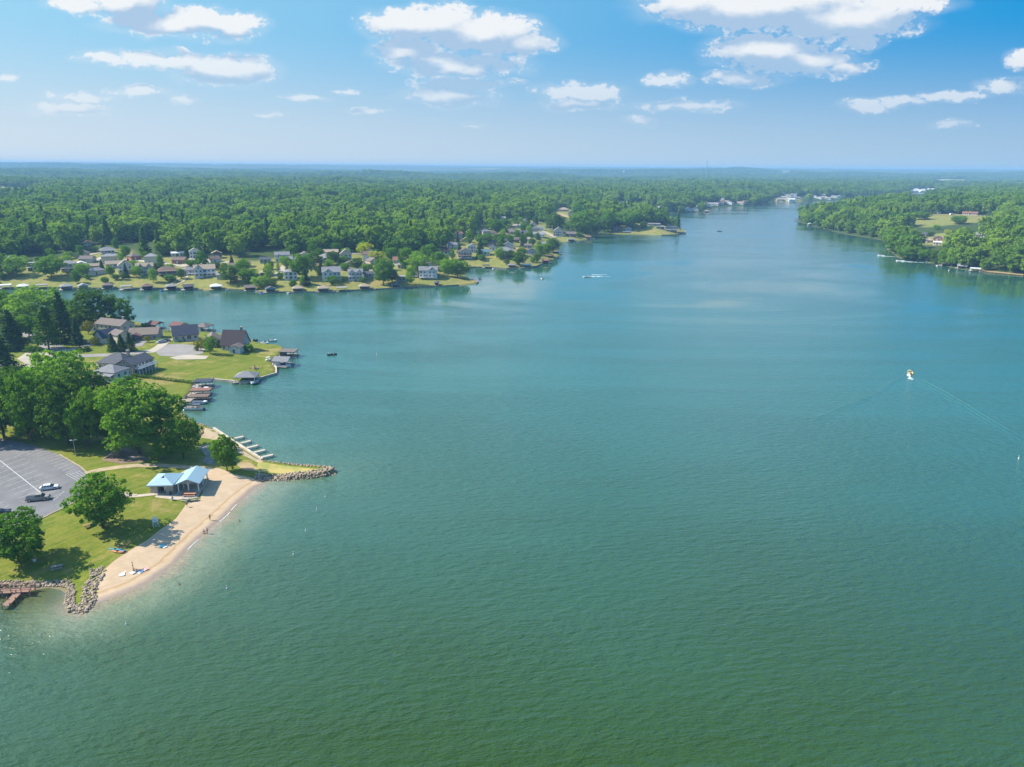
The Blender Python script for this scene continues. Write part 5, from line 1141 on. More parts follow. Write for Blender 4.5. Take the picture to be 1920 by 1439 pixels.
# lamps, sign post
def lamp(px, py, H, label, heads=2):
    t = thing('lamp_post', T(px, py), .4, label, 'lamp post'); mb = MB(); mb.cyl((0, 0, -.3), (0, 0, H), .11, .07, 8); mb.build('pole', mat('pole_pale', (.48,.47,.43), .7), t)
    mb = MB(); mb.cyl((0, 0, -.2), (0, 0, .3), .22, .2, 8); mb.build('base', CONC, t)
    for s_ in ([-1, 1] if heads == 2 else [1]):
        mb = MB(); mb.b2((0, -.04, H-.12), (s_*.5, .04, H-.04)); mb.box((s_*.65, 0, H-.02), (.55, .32, .16)); mb.build('lamp_head', HULL['white'], t)
lamp(142.3, 854.5, 5.2, 'pale lamp post with white heads at the top corner of the parking lot'); lamp(198.5, 909, 2.3, 'short lamp post by the lawn path behind the broad park lawn tree', 1)
t = thing('sign_post', T(486.5, 892)+np.array([0, 0, .2]), .3, 'white marker post on the rocks at the root of the jetty', 'post'); mb = MB(); mb.cyl((0, 0, -.3), (0, 0, 1.4), .09, n=8); mb.build('pole', WHITE, t); mb = MB(); mb.cyl((0, 0, 1.41), (0, 0, 1.5), .11, .05, 8); mb.build('cap', WHITE, t)
# stepping stones
for i in range(6):
    P = T(225+5.2*i, 925.5+.7*i); mb = MB(); mb.prism([(-.75, -.4), (.7, -.45), (.78, .38), (-.7, .42)], 'z', 0, .1); o = mb.build('stepping_slab', CONC); o.location = P+[0, 0, .02]; o.rotation_euler = (0, 0, .5)
    tag(o, 'pale concrete slab in the stepped row leading from the hut path to the parking side', 'slab', 'stepping slabs')
# playground
t = thing('playground_tower', T(218, 858)+[0, 0, .05], .3, 'wooden playground tower with a small roof on the brown mulch', 'play tower')
for x in (-.8, .8):
    for y in (-.8, .8):
        mb = MB(); mb.b2((x-.08, y-.08, -.2), (x+.08, y+.08, 3.0)); mb.build('post', TB, t)
mb = MB(); mb.b2((-.9, -.9, 1.3), (.9, .9, 1.4)); mb.build('platform', TB, t)
mb = MB(); roof_gable(mb, 0, 0, 1.8, 1.8, 3.0, .7, 'x', .2, .08); mb.build('roof', ROOF['tan'], t)
mb = MB(); mb.prism([(-.9, 1.35), (-3.2, .1), (-3.4, .1), (-3.2, .25), (-.9, 1.5)], 'y', -.35, .35); mb.build('slide', HULL['tan'], t)
t = thing('climbing_dome', T(232, 856)+[0, 0, .05], 0, 'dark climbing frame right of the playground tower', 'climbing frame'); mb = MB()
for i in range(8):
    a = i*math.pi/4; pts = [(1.5*math.cos(a)*math.cos(b_), 1.5*math.sin(a)*math.cos(b_), 1.5*math.sin(b_)) for b_ in (0, .5, 1.0, 1.5)]; a2 = a+math.pi/4
    pts2 = [(1.5*math.cos(a2)*math.cos(b_), 1.5*math.sin(a2)*math.cos(b_), 1.5*math.sin(b_)) for b_ in (0, .5, 1.0, 1.5)]
    for k in range(3): mb.cyl(pts[k], pts[k+1], .035, n=5); mb.cyl(pts[k+1], pts2[k+1], .035, n=5)
mb.build('frame', HULL['black'], t)
for k, (px, py) in enumerate([(247,859),(254,860.5),(263,860)]):
    mb = MB(); mb.cyl((-1, 0, .2), (1, 0, .2), .2, .17, 8); o = mb.build('log', mat('pale_log', (.45,.40,.33), .9)); o.location = T(px, py)+[0, 0, .05]; o.rotation_euler = (0, 0, .1*k); tag(o, 'pale log bench in a row of three on the playground mulch', 'log', 'playground logs')
# ---- vehicles
def car(P, rz, label, kind, paint_, cat, name):
    t = thing(name, P, rz, label, cat); L, Wd = (4.75, 1.82) if kind == 'sedan' else (5.75, 1.98)
    pm_ = mat('car_paint_'+paint_, dict(white=(.78,.78,.78), tan=(.34,.30,.25), dark=(.03,.035,.045), blue=(.05,.09,.17), silver=(.48,.49,.5), charcoal=(.09,.095,.10), red=(.4,.04,.03))[paint_], .28, None, 1, spec=.6)
    hs = [(-L/2, .45), (-L/2+.05, .78), (-L/2+.5, .95 if kind == 'sedan' else 1.1), (L/2-1.3, .93 if kind == 'sedan' else 1.15), (L/2-.25, .78 if kind == 'sedan' else 1.05), (L/2, .6), (L/2, .35), (L/2-.2, .25), (-L/2+.15, .25)]
    mb = MB(); n = len(hs); rows = [[(x, s_*Wd/2*(.90 if z > .85 or z < .3 else 1.0)*(.93 if abs(x) > L/2-.2 else 1), z) for x, z in hs] for s_ in (-1, -.97, .97, 1)]
    vs = [p for r in rows for p in r]; fs = [(r*n+i, r*n+(i+1) % n, (r+1)*n+(i+1) % n, (r+1)*n+i) for r in range(3) for i in range(n)]; fs += [tuple(range(n-1, -1, -1)), tuple(range(3*n, 4*n))]
    mb.add(vs, fs); mb.build('body', pm_, t, False)
    c0, c1, c2, c3, top = (-1.9, -1.25, .35, 1.25, 1.43) if kind == 'sedan' else (-.55, -.35, 1.05, 1.75, 1.85)
    b_ = .92 if kind == 'sedan' else 1.1
    def cab(x0, x1, x2, x3, z0, z1, w0, w1): return [(x0, -w0, z0), (x0, w0, z0), (x3, w0, z0), (x3, -w0, z0), (x1, -w1, z1), (x1, w1, z1), (x2, w1, z1), (x2, -w1, z1)], [(3, 2, 1, 0), (4, 7, 6, 5), (0, 1, 5, 4), (1, 2, 6, 5), (2, 3, 7, 6), (3, 0, 4, 7)]
    mb = MB(); mb.add(*cab(c0, c1, c2, c3, b_-.03, top-.05, Wd*.44, Wd*.36)); mb.build('windows', GLASS, t)
    mb = MB(); mb.add(*cab(c1-.08, c1+.05, c2-.05, c2+.08, top-.07, top, Wd*.37, Wd*.34))
    for x in (c1+.1, (c1+c2)/2, c2-.1):
        for s_ in (-1, 1): mb.cyl((x, s_*Wd*.445, b_-.02), (x, s_*Wd*.372, top-.05), .045, n=4)
    mb.build('roof_panel', pm_, t)
    if kind == 'pickup':
        mb = MB(); mb.b2((-L/2+.12, -Wd*.42, 1.08), (-.62, Wd*.42, 1.16)); mb.build('bed_cover', HULL['black'], t)
    for x in (-L*.31, L*.31):
        for s_ in (-1, 1):
            mb = MB(); r_ = .34 if kind == 'sedan' else .41; mb.cyl((x, s_*(Wd/2-.2), r_), (x, s_*(Wd/2+.01), r_), r_, n=14); wl2 = mb.build('wheel', HULL['black'], t)
            mb = MB(); mb.cyl((x, s_*(Wd/2+.012), r_), (x, s_*(Wd/2+.03), r_), r_*.58, n=10); mb.build('rim', ALU, wl2)
    for s_ in (-1, 1):
        mb = MB(); mb.box((L/2-.03, s_*Wd*.36, .68), (.1, .38, .14)); mb.build('headlight', GLASS, t); mb = MB(); mb.box((-L/2+.04, s_*Wd*.38, .76), (.1, .34, .14)); mb.build('tail_light', HULL['red'], t)
    return t
up5 = np.array([0, 0, .05])
car(gpt(93,917.5)+up5, R(21), 'white sedan parked in the lot, the only white car there', 'sedan', 'white', 'car', 'parked_car')
car(gpt(72,938)+up5, R(17), 'tan pickup truck with a dark covered bed, parked below the white sedan', 'pickup', 'tan', 'pickup truck', 'pickup_truck')
car(gpt(1,965)+up5, R(28), 'dark blue car cut by the left picture edge in the lot', 'sedan', 'dark', 'car', 'parked_car')
car(gpt(303,643.5)+np.array([0,0,.15]), R(52), 'silver car in the drive beside the turning circle, nearer one of two', 'sedan', 'silver', 'car', 'parked_car')
car(gpt(311.5,641)+np.array([0,0,.15]), R(50), 'dark car in the drive beside the turning circle, farther one of two', 'sedan', 'charcoal', 'car', 'parked_car')
car(gpt(165,645)+up5, R(10), 'dark grey car on the street left of the garage gable', 'sedan', 'charcoal', 'car', 'parked_car')
for i, (x, y) in enumerate([(1842,405.5),(1848,405.8),(1854,406),(1860,406.5),(1866,407)]): car(gpt(x,y)+np.array([0,0,.3]), R(70), 'dark car in the row parked beside the long red-roofed farm building', 'sedan', ('charcoal','dark','silver')[i % 3] if False else 'charcoal', 'car', 'parked_car')['group'] = 'cars by the farm building'
for x, y in [(1738,400),(1748,400),(1760,401.5),(1784,404)]:
    t = thing('camper_trailer', gpt(x,y)+np.array([0,0,.2]), R(8), 'white camper parked along the top of the right-hand field', 'camper', 'campers on the field'); mb = MB(); mb.prism([(-3, .6), (3, .6), (3.2, 1.6), (2.7, 2.9), (-2.9, 2.9)], 'y', -1.2, 1.2); mb.build('body', HULL['white'], t)
    mb = MB(); mb.b2((-1.5, -1.25, 1.6), (1.2, -1.19, 2.2)); mb.build('window', GLASS, t); mb = MB(); mb.cyl((0, -1.2, .35), (0, 1.2, .35), .35, n=10); mb.build('wheels', HULL['black'], t)
car(gpt(152,500)+np.array([0,0,.4]), .2, 'white van-like car glinting on the far street behind the tan deck house', 'pickup', 'white', 'car', 'parked_car')
for x, y, c, lb in [(388,494,'charcoal','dark car on the far street above the big white gabled house'),(400,498,'red','red car on the far slope right of the big white gabled house'),(697,486,'silver','silver car on the curved far road by the yellow-green trees')]: car(gpt(x,y)+np.array([0,0,.4]), .3, lb, 'sedan', c, 'car', 'parked_car')
# ---- houses of the near peninsula
H1 = T(232, 702)
house(T(226,694), R(-13), 'big slate-roofed grey house with white balcony at the lakeside lawn', w_=13.5, d_=10.5, st=1, roof='hip', pitch=.62, wall='beige', roofc='slate', base=1.2, chim=True,
      wings=[(7.8, 0.5, 8, 13, 4.6, 'gable', 'y', .55, 'stone', 'slate')])
def balcony(P, rz, label, L, D, z):         # white two-storey veranda on posts
    pass
t = [o for o in COL.objects if o.get('label', '').startswith('big slate-roofed')][0]
mb = MB(); x0, x1 = 11.85, 14.2; mb.b2((x0, -5, 2.6), (x1, 6.5, 2.85))
for i in range(7): y = -4.9+11.3*i/6; mb.b2((x1-.2, y-.12, -2), (x1, y+.12, 5.0 if i < 3 else 3.8))
for i in range(25): y = -4.9+11.3*i/24; mb.b2((x1-.1, y-.03, 2.85), (x1-.04, y+.03, 3.8))
mb.b2((x1-.14, -5, 3.8), (x1, 6.5, 3.9)); mb.build('balcony', WHITE, t)
for y in (-4.5, -2, .5, 3, 5.2): window(t, 11.8, y, 1.2, 1.4, 1.9, 'r'); window(t, 11.8, y, 3.8, 1.3, 1.2, 'r')
for x in (6.0, 9.6): window(t, x, -6.0, 1.2, 1.6, 1.9); window(t, x, -6.0, 3.7, 1.6, 1.5)
for x, y, zz in ((1.5, -1.6, 4.0+1.5), (7.0, -3.2, 5.6)):
    mb = MB(); mb.box((x, y, zz+.6), (1.3, .9, .35)); mb.build('skylight', WHITE, t)
house(T(212,712), R(-14), 'white porch house with grey roof below the big slate-roofed one', w_=10, d_=8, st=1, roof='hip', pitch=.5, wall='white', roofc='grey', deck=2.4, deckz=1.2, base=1.2, cover=True)
house(T(203,640), R(-35), 'cream gabled garage house with navy roof behind the three blue spruces', w_=9, d_=9, st=1, roof='gable', axis='y', pitch=.75, wall='cream', roofc='navy', garage=True, wings=[(7.2, 3, 8, 7, 4.6, 'gable', 'x', .5, 'beige', 'mauve')])
house(T(218,626), R(-20), 'long mauve-roofed house with a stone chimney behind the navy-roofed garage', w_=18, d_=9, st=2, roof='gable', axis='x', pitch=.5, wall='beige', roofc='mauve', chim=True)
house(T(196,620), R(-10), 'low tan-roofed house wing at the foot of the dark bank tree', w_=13, d_=8, roof='hip', wall='white', roofc='tan', pitch=.35)
house(T(274,634), R(12), 'rust-brown roofed house beside the water with a dark garage front', w_=14, d_=11, st=1, roof='gable', axis='x', pitch=.45, wall='mauve', roofc='rust', garage=False, wings=[(-3.5, -6, 6.5, 4, 2.8, 'gable', 'y', .35, 'brown', 'maroon')])
house(T(349,637), R(26), 'navy-roofed pale grey gabled house at the turning circle', w_=12, d_=10, st=1, roof='gable', axis='x', pitch=.8, wall='grey', roofc='navy', base=.6, chim=False)
house(T(400,648), R(20), 'beige house with brown roofs half hidden by the egg-shaped tree', w_=10, d_=9, st=1, roof='gable', axis='y', pitch=.6, wall='beige', roofc='rust', wings=[(5.5, 2, 5, 8, 3.2, 'gable', 'y', .6, 'brown', 'black')])
house(T(443,655), R(-4), 'steep purple-roofed chalet on the lawn point', w_=11, d_=8.5, st=1, roof='gable', axis='x', pitch=1.5, wall='grey', roofc='purple', base=.3, chim=True, win=True)
house(T(445,661), R(-4), 'white garage with a rosy gable in front of the steep-roofed chalet', w_=5.2, d_=5.5, st=1, roof='gable', axis='y', pitch=.42, wall='white', roofc='mauve', garage=False, win=False, name='garage', cat='garage')
# ---- near boathouses, docks and lifts
def near_bh(px, py, rz, label, **kw): P = W(px, py, 0.); boathouse(P, R(rz), label, **kw)
near_bh(464,716,4,'grey hipped boathouse with white posts at the foot of the mown lawn',w_=8.5,d_=7,roof='hip',roofc='grey',rail=True,h=2.6)
near_bh(531,686,82,'grey gabled boathouse with white rails on the lawn point',w_=6.5,d_=7,roof='gabley',roofc='grey',rail=True,wall='white')
near_bh(542,669,88,'flat brown-roofed boathouse behind the grey gabled one',w_=6,d_=7,roof='flat',roofc='mauve',wall='dark',postc=DARKW)
near_bh(383,726,96,'navy flat-roofed boat lift at the end of the dark hedge',w_=4.4,d_=6.5,roof='flat',roofc='navy',h=2.5,apron=.7)
near_bh(378,741,96,'rust-red flat-roofed boat lift below the navy one',w_=3.4,d_=7,roof='flat',roofc='redbrown',h=2.0,apron=.6)
near_bh(374,752,96,'dark brown flat-roofed boat lift below the rust-red one',w_=3.4,d_=7,roof='flat',roofc='brown',h=1.8,apron=.6,postc=DARKW)
near_bh(349,762,96,'tan flat canopy over the small dock by the pontoon boat',w_=2.6,d_=4,roof='flat',roofc='tan',h=1.9,apron=.3)
near_bh(338,622,60,'maroon-roofed boathouse behind the navy-roofed house',w_=7,d_=8,roof='gabley',roofc='maroon',wall='tan',h=3.6)
near_bh(384,622,75,'maroon and white boathouse right of the navy-roofed house',w_=7,d_=7,roof='hip',roofc='mauve',wall='white',h=3)
near_bh(293,618,70,'maroon gabled boathouse behind the rust-brown roofed house',w_=6,d_=6,roof='gabley',roofc='maroon',wall='brown',h=3.2)
pontoon(W(364,769,0.), R(-88+180), 'pontoon boat moored at the dock nearest the boat slips, grey floats and pale seats')
pontoon(W(316,626,0.), R(-70), 'white covered pontoon boat behind the rust-brown roofed house'); speedboat(W(374,756,.3), R(-86), 'motor boat with dark cover in the dark brown lift', cover=True); speedboat(W(378,730,.6), R(-84), 'white motor boat hanging in the navy-roofed lift')
speedboat(W(380,745,.5), R(-84), 'pale blue motor boat in the rust-red lift', hull='blue'); speedboat(W(476,717,.5), R(-176), 'covered motor boat under the grey hipped boathouse', cover=True); speedboat(W(533,687,.5), R(-94), 'motor boat under the grey gabled boathouse', cover=True)
speedboat(W(475,640,0.1), R(-50), 'dark open motor boat behind the steep-roofed chalet', hull='black', L=5); speedboat(W(497,644,0.1), R(-120), 'white open motor boat off the back of the lawn point', L=5); speedboat(W(512,640,0.1), R(-70), 'small white skiff off the back of the lawn point', L=4.2)
def dock(P0, P1, wd, label, z=.7, name='dock', posts=3, m=None, cat='dock', rail=0, group=None):
    P0 = np.array(P0[:2]); P1 = np.array(P1[:2]); d = P1-P0; L = float(np.hypot(*d)); t = thing(name, (*(P0+P1)/2, 0) if False else (P0[0]/2+P1[0]/2, P0[1]/2+P1[1]/2, 0), math.atan2(d[1], d[0]), label, cat, group); m = m or WOODD
    mb = MB(); n = max(4, int(L/.4))
    for i in range(n): mb.b2((-L/2+L*i/n, -wd/2, z-.06), (-L/2+L*(i+1)/n-.03, wd/2, z))
    for s_ in (-1, 1): mb.b2((-L/2, s_*(wd/2-.1)-.05, z-.26), (L/2, s_*(wd/2-.1)+.05, z-.061))
    mb.build('deck', m, t)
    for i in range(posts):
        for s_ in (-1, 1):
            x = -L/2+.3+(L-.6)*i/max(1, posts-1); mb = MB(); mb.cyl((x, s_*(wd/2+.1), -2), (x, s_*(wd/2+.1), z+.55), .11, n=7); mb.build('pile', m, t)
    if rail:
        for s_ in rail:
            mb = MB(); 
            for i in range(int(L/2)+1): x = -L/2+L*i/int(L/2); mb.b2((x-.06, s_*wd/2-.05, z), (x+.06, s_*wd/2+.05, z+1.1))
            mb.b2((-L/2, s_*wd/2-.08, z+1.08), (L/2, s_*wd/2+.08, z+1.16)); mb.b2((-L/2, s_*wd/2-.03, z+.5), (L/2, s_*wd/2+.03, z+.6)); mb.build('railing', m, t)
    return t
ordn = ['farthest', 'second farthest', 'middle', 'second nearest', 'nearest']
PW = mat('slip_planks', (.44,.41,.35), .85, (.34,.31,.26), 2, stretch=(1, 6, 1))
for i, (a, b) in enumerate([((432,823.5),(458,818)),((447,832),(471,826)),((458,841),(485,834.5)),((471,849.5),(498,843)),((485,858.5),(513,852))]):
    dock(W(*a, .8), W(*b, .8), 1.35, ordn[i]+' of five pale boat-slip piers along the concrete seawall by the jetty', .8, 'slip_pier', 2, PW, 'pier', group='boat slip piers')
RW = mat('red_dock_wood', (.31,.185,.13), .85, (.235,.14,.10), 2, stretch=(1, 6, 1))
dock(W(-70,1113,1.0), W(63,1105,1.0), 1.9, 'red-brown timber fishing dock with railing along the rocks at the lower left', 1.0, 'fishing_dock', 6, RW, rail=(1, -1))
dock(W(33,1112,1.0), W(9,1136,1.0), 1.5, 'red-brown timber pier arm reaching out from the fishing dock', .95, 'fishing_pier', 3, RW)
mb = MB(); wp_ = [(401,807),(413,815),(440,833),(465,849),(492,866)]; P = [W(x, y, 0.)[:2] for x, y in wp_]; O = ribbon(P, .7); n = len(P); Lh, Rh = O[:n], O[n:][::-1]
for i in range(n-1): mb.add([(*p, zz) for zz in (-1.5, 1.12) for p in (Lh[i], Rh[i], Rh[i+1], Lh[i+1])], [(4, 5, 6, 7), (0, 1, 5, 4), (1, 2, 6, 5), (2, 3, 7, 6), (3, 0, 4, 7)])
tag(mb.build('seawall', mat('seawall_pale', (.56,.48,.38), .85, (.42,.36,.28), .6)), 'pale concrete seawall behind the boat-slip piers', 'seawall')
mb = MB(); wp_ = [(395,714),(430,717),(462,721),(490,711),(518,703),(518,692),(512,685)]; P = [W(x, y, 0.)[:2] for x, y in wp_]; O = ribbon(P, .6); n = len(P); Lh, Rh = O[:n], O[n:][::-1]
for i in range(n-1): mb.add([(*p, zz) for zz in (-1.5, 1.05) for p in (Lh[i], Rh[i], Rh[i+1], Lh[i+1])], [(4, 5, 6, 7), (0, 1, 5, 4), (1, 2, 6, 5), (2, 3, 7, 6), (3, 0, 4, 7)])
tag(mb.build('seawall', mat('seawall_pale', (0,0,0))), 'grey-tan seawall below the mown lawn with the two grey boathouses', 'seawall')
# lawn things on the point
t = thing('golf_cart', T(503,677), .6, 'small white golf cart on the grass left of the grey gabled boathouse', 'golf cart'); mb = MB(); mb.box((0, 0, .55), (2.2, 1.1, .5)); mb.build('body', HULL['white'], t); mb = MB(); mb.box((-.1, 0, 1.85), (1.7, 1.15, .07)); 
for x in (-.8, .7):
    for y in (-.5, .5): mb.cyl((x, y, .8), (x*.95, y, 1.83), .03, n=4)
mb.build('canopy', HULL['white'], t); mb = MB(); mb.box((-.2, 0, .95), (.5, 1, .3)); mb.build('seat', HULL['tan'], t)
for x in (-.75, .75):
    mb = MB(); mb.cyl((x, -.55, .25), (x, .55, .25), .25, n=10); mb.build('wheel', HULL['black'], t)
t = thing('fire_pit', T(479,691.5), 0, 'round stone fire pit with red chairs on the mown lawn', 'fire pit'); mb = MB()
for i in range(14): a = i*.449; mb.box((1.1*math.cos(a), 1.1*math.sin(a), .2), (.45, .3, .45), a+1.57)
mb.build('stone_ring', WALL['stone'], t)
for i in range(4):
    a = .5+i*1.5; P = T(479,691.5); t = thing('garden_chair', (P[0]+2.2*math.cos(a), P[1]+2.2*math.sin(a), P[2]), a+math.pi/2, 'red-brown garden chair beside the lawn fire pit', 'chair', 'chairs round the fire pit'); mb = MB(); mb.box((0, 0, .4), (.6, .55, .08)); mb.build('seat', TW, t); mb = MB(); mb.box((0, -.28, .75), (.6, .07, .7)); mb.build('backrest', TW, t)
    mb = MB()
    for x in (-.26, .26):
        for y in (-.24, .24): mb.b2((x-.03, y-.03, 0), (x+.03, y+.03, .38))
    mb.build('legs', TW, t)
# ---- people
SKIN = mat('skin', (.52,.32,.22), .6)
def person(P, rz, label, joints, swim, hair=(.08,.05,.03), top=None):
    t = thing('person', P, rz, label, 'person'); names = list(joints); me = bpy.data.meshes.new('body'); 
    E = [('pelvis','belly'),('belly','chest'),('chest','neck'),('neck','head'),('head','crown'),('chest','sl'),('sl','el'),('el','hl'),('chest','sr'),('sr','er'),('er','hr'),('pelvis','kl'),('kl','al'),('al','tl'),('pelvis','kr'),('kr','ar'),('ar','tr')]
    names = ['pelvis'] + [n for n in names if n != 'pelvis']
    me.from_pydata([joints[n] for n in names], [(names.index(a), names.index(b)) for a, b in E], []); o = mobj('body', me, t)
    md = o.modifiers.new('skin', 'SKIN'); md.use_smooth_shade = True; o.modifiers.new('sub', 'SUBSURF').levels = 1; o.modifiers['sub'].render_levels = 1
    rad = dict(pelvis=.15, belly=.125, chest=.15, neck=.055, head=.095, crown=.07, sl=.06, sr=.06, el=.042, er=.042, hl=.035, hr=.035, kl=.065, kr=.065, al=.042, ar=.042, tl=.035, tr=.035)
    for i, n in enumerate(names): v = me.skin_vertices[0].data[i]; v.radius = (rad[n], rad[n]); v.use_root = n == 'pelvis'
    me.materials.append(SKIN); h = joints['head']; c = joints['crown']
    mb = MB(); mb.sphere((h[0]*.4+c[0]*.6, h[1]*.4+c[1]*.6+.02, h[2]*.35+c[2]*.65), (.115, .125, .105)); mb.build('hair', mat('hair_%.2f' % hair[0], hair, .8), t, True)
    p = joints['pelvis']; mb = MB(); mb.sphere(p, (.19, .15, .14)); mb.build('swimwear', mat('swim_'+swim, dict(red=(.45,.05,.05), black=(.02,.02,.03), blue=(.05,.12,.35), white=(.7,.7,.7))[swim], .8), t, True)
    if top:
        b = joints['belly']; k = joints['chest']; mb = MB(); mb.cyl((b[0], b[1], b[2]-.08), (k[0], k[1], k[2]+.1), .18, .2, 10); mb.build('shirt', TOW[top], t, True)
    return t
STAND = dict(pelvis=(0,0,.92), belly=(0,0,1.1), chest=(0,0,1.34), neck=(0,0,1.5), head=(0,-.02,1.6), crown=(0,-.01,1.7), sl=(-.2,0,1.4), el=(-.27,.03,1.12), hl=(-.28,-.08,.88), sr=(.2,0,1.4), er=(.29,.02,1.13), hr=(.26,-.12,.93), kl=(-.11,-.03,.5), al=(-.13,.02,.08), tl=(-.14,-.16,.04), kr=(.11,-.02,.5), ar=(.14,.03,.08), tr=(.15,-.15,.04))
SIT = dict(pelvis=(0,0,.14), belly=(0,.06,.32), chest=(0,.12,.55), neck=(0,.11,.72), head=(0,.07,.82), crown=(0,.07,.92), sl=(-.2,.12,.6), el=(-.3,.22,.36), hl=(-.28,.3,.1), sr=(.2,.12,.6), er=(.28,-.02,.42), hr=(.2,-.25,.4), kl=(-.14,-.42,.42), al=(-.13,-.62,.08), tl=(-.13,-.78,.06), kr=(.14,-.44,.36), ar=(.14,-.75,.08), tr=(.14,-.9,.07))
LIE = dict(pelvis=(0,0,.13), belly=(0,.18,.13), chest=(0,.42,.15), neck=(0,.58,.15), head=(0,.68,.16), crown=(0,.78,.16), sl=(-.2,.45,.14), el=(-.32,.2,.1), hl=(-.25,-.02,.08), sr=(.2,.45,.14), er=(.36,.62,.1), hr=(.12,.76,.08), kl=(-.1,-.42,.12), al=(-.12,-.82,.08), tl=(-.13,-.98,.06), kr=(.1,-.42,.14), ar=(.12,-.82,.08), tr=(.14,-.98,.06))
person(T(394,976), .8, 'person standing on the sand above the waterline, casting a long shadow', STAND, 'black'); person(T(249.5,1067), 2.2, 'person standing by the row of towels on the lower beach', STAND, 'red'); person(T(383,1000.5), 1.0, 'person sitting on the wet sand at the waterline, the left of two', SIT, 'blue')
person(T(389,1001.5)-np.array([0,0,.05]), 1.3, 'person standing at the waterline beside the one who sits', STAND, 'white', (.3,.2,.1), 'pink'); person(T(262,1070.5)+np.array([0,0,.1]), -1.0, 'person lying on the blue towel in the row', LIE, 'black'); person(T(251,1072)+np.array([0,0,.05]), 2.0, 'person sitting on the sand between the towels', SIT, 'black', (.35,.24,.12))
for (x, y, lb) in ((449,978,'swimmer with only head and shoulders above the shallow water off the beach'),(336,1097,'swimmer well out from the towels, head just showing')): person(W(x, y, 0.)-np.array([0, 0, 1.28]), .5, lb, STAND, 'black')
# ---- markers, boats and wakes on the water
def marker(px, py, label, s_=1.0, group=None, name='marker_buoy'):
    t = thing(name, W(px, py, 0.), rnd.random(), label, 'buoy', group); mb = MB(); mb.cyl((0, 0, -.4), (0, 0, 1.25*s_), .11*s_, .10*s_, 8); mb.build('tube', HULL['white'], t); mb = MB(); mb.cyl((0, 0, -.1), (0, 0, .3*s_), .26*s_, .22*s_, 10); mb.build('float', HULL['white'], t); mb = MB(); mb.cyl((0, 0, .75*s_), (0, 0, .95*s_), .118*s_, n=8); mb.build('band', HULL['red'], t)
marker(610,932,'white tube buoy nearest the jetty tip',.65); marker(594,956,'white tube buoy, second from the jetty tip',.65); marker(573,996,'white tube buoy midway along the swimming line',.65); marker(550,1040,'white tube buoy before last on the swimming line',.65); marker(425,1104,'white tube buoy closest to the lower end of the beach',.65)
marker(1910,860,'small white buoy near the right picture edge',.8); marker(1779,508,'white buoy off the right-hand boathouses',1.6); marker(706,665,'tiny white buoy in the bay right of the fishing boat',.8); marker(236,1171,'tiny white float below the rocky point',.6)
FOAM = mat('foam_white', (.72,.76,.76), .8, (.5,.58,.6), 1.5)
def foam(px, py, hd, L, wd, label, seed):   # ragged churned streak behind a boat
    r = random.Random(seed); P = W(px, py, 0.); mb = MB(); ca, sa = math.cos(hd), math.sin(hd)
    for k in range(int(30+L*3)):
        u = r.random()**1.5*L; v_ = r.uniform(-1, 1)*wd*(.35+.65*u/L); s_ = r.uniform(.25, .8)*(1-u/L*.6); n = 6
        c = (P[0]-ca*u-sa*v_, P[1]-sa*u+ca*v_, 0); pts = [(c[0]+s_*r.uniform(.5, 1.2)*(ca*math.cos(a)*1.8-sa*math.sin(a)*.7), c[1]+s_*r.uniform(.5, 1.2)*(sa*math.cos(a)*1.8+ca*math.sin(a)*.7), .03+.003*(k % 9)) for a in [i*2*math.pi/n for i in range(n)]]
        top = (c[0], c[1], .06+r.uniform(.02, .22)*(1-u/L)); mb.add(pts+[top], [(i, (i+1) % n, n) for i in range(n)])
    tag(mb.build('wake_foam', FOAM), label, 'wake', kind='stuff')
def ripple(pts, h, wd, label):              # smooth wave ridge on the lake
    P = [W(x, y, 0.)[:2] for x, y in pts]; Q = []
    for i in range(len(P)-1): Q += [P[i]+(P[i+1]-P[i])*k/6 for k in range(6)]
    Q.append(P[-1]); mb = MB(); n = len(Q); prof = [(-1, 0), (-.6, .3), (-.2, .9), (.1, 1), (.45, .45), (1, 0)]
    for i, q_ in enumerate(Q):
        a = Q[max(i-1, 0)]; b = Q[min(i+1, n-1)]; tt = (b-a)/np.hypot(*(b-a)); nn = np.array([-tt[1], tt[0]]); f_ = math.sin(math.pi/2*min(1, (i+1)/(n*.2)))*(1-.6*(i/n)); f_ = f_ if i < n-1 else 0
        for (u, z_) in prof: mb.v.append((q_[0]+nn[0]*u*wd, q_[1]+nn[1]*u*wd, -.02+h*z_*f_))
    k = len(prof)
    for i in range(n-1):
        for j in range(k-1): mb.f.append((i*k+j, i*k+j+1, (i+1)*k+j+1, (i+1)*k+j)); mb.m.append(0)
    o = mb.build('wake_ripple', wm, None, True); tag(o, kind='structure')
yb = W(1706,700,0.); speedboat(yb, R(-22), 'yellow and white motor boat under way on the open right half of the lake', L=5.8, hull='yellow', name='motor_boat'); foam(1704,703,R(68),9,1.1,'white foam close behind the yellow motor boat',1)
for k in range(4): ripple([(1697-3*k,704+4*k),(1672-3*k,716+4*k),(1652-2*k,731+4*k),(1634,744+4*k),(1600,756+4*k),(1560,772+4*k),(1520,788+4*k)], .30-.04*k, .9, '')
for k in range(3): ripple([(1716+2*k,708+4*k),(1740,718+5*k),(1780,738+6*k),(1820,762+6*k),(1860,787+6*k),(1905,812+7*k),(1960,842+8*k)], .30-.07*k, .9, '')
def boat_px(px, py, rz, label, **kw): return speedboat(W(px, py, 0.), R(rz), label, **kw)
boat_px(1100,520,100,'white motor boat turning in the middle of the lake with a foaming wake',L=7); foam(1103,519.5,R(192),20,2.4,'white foam trail of the turning motor boat',2); foam(1110,516,R(190),14,1.4,'second thin foam streak near the turning motor boat',3)
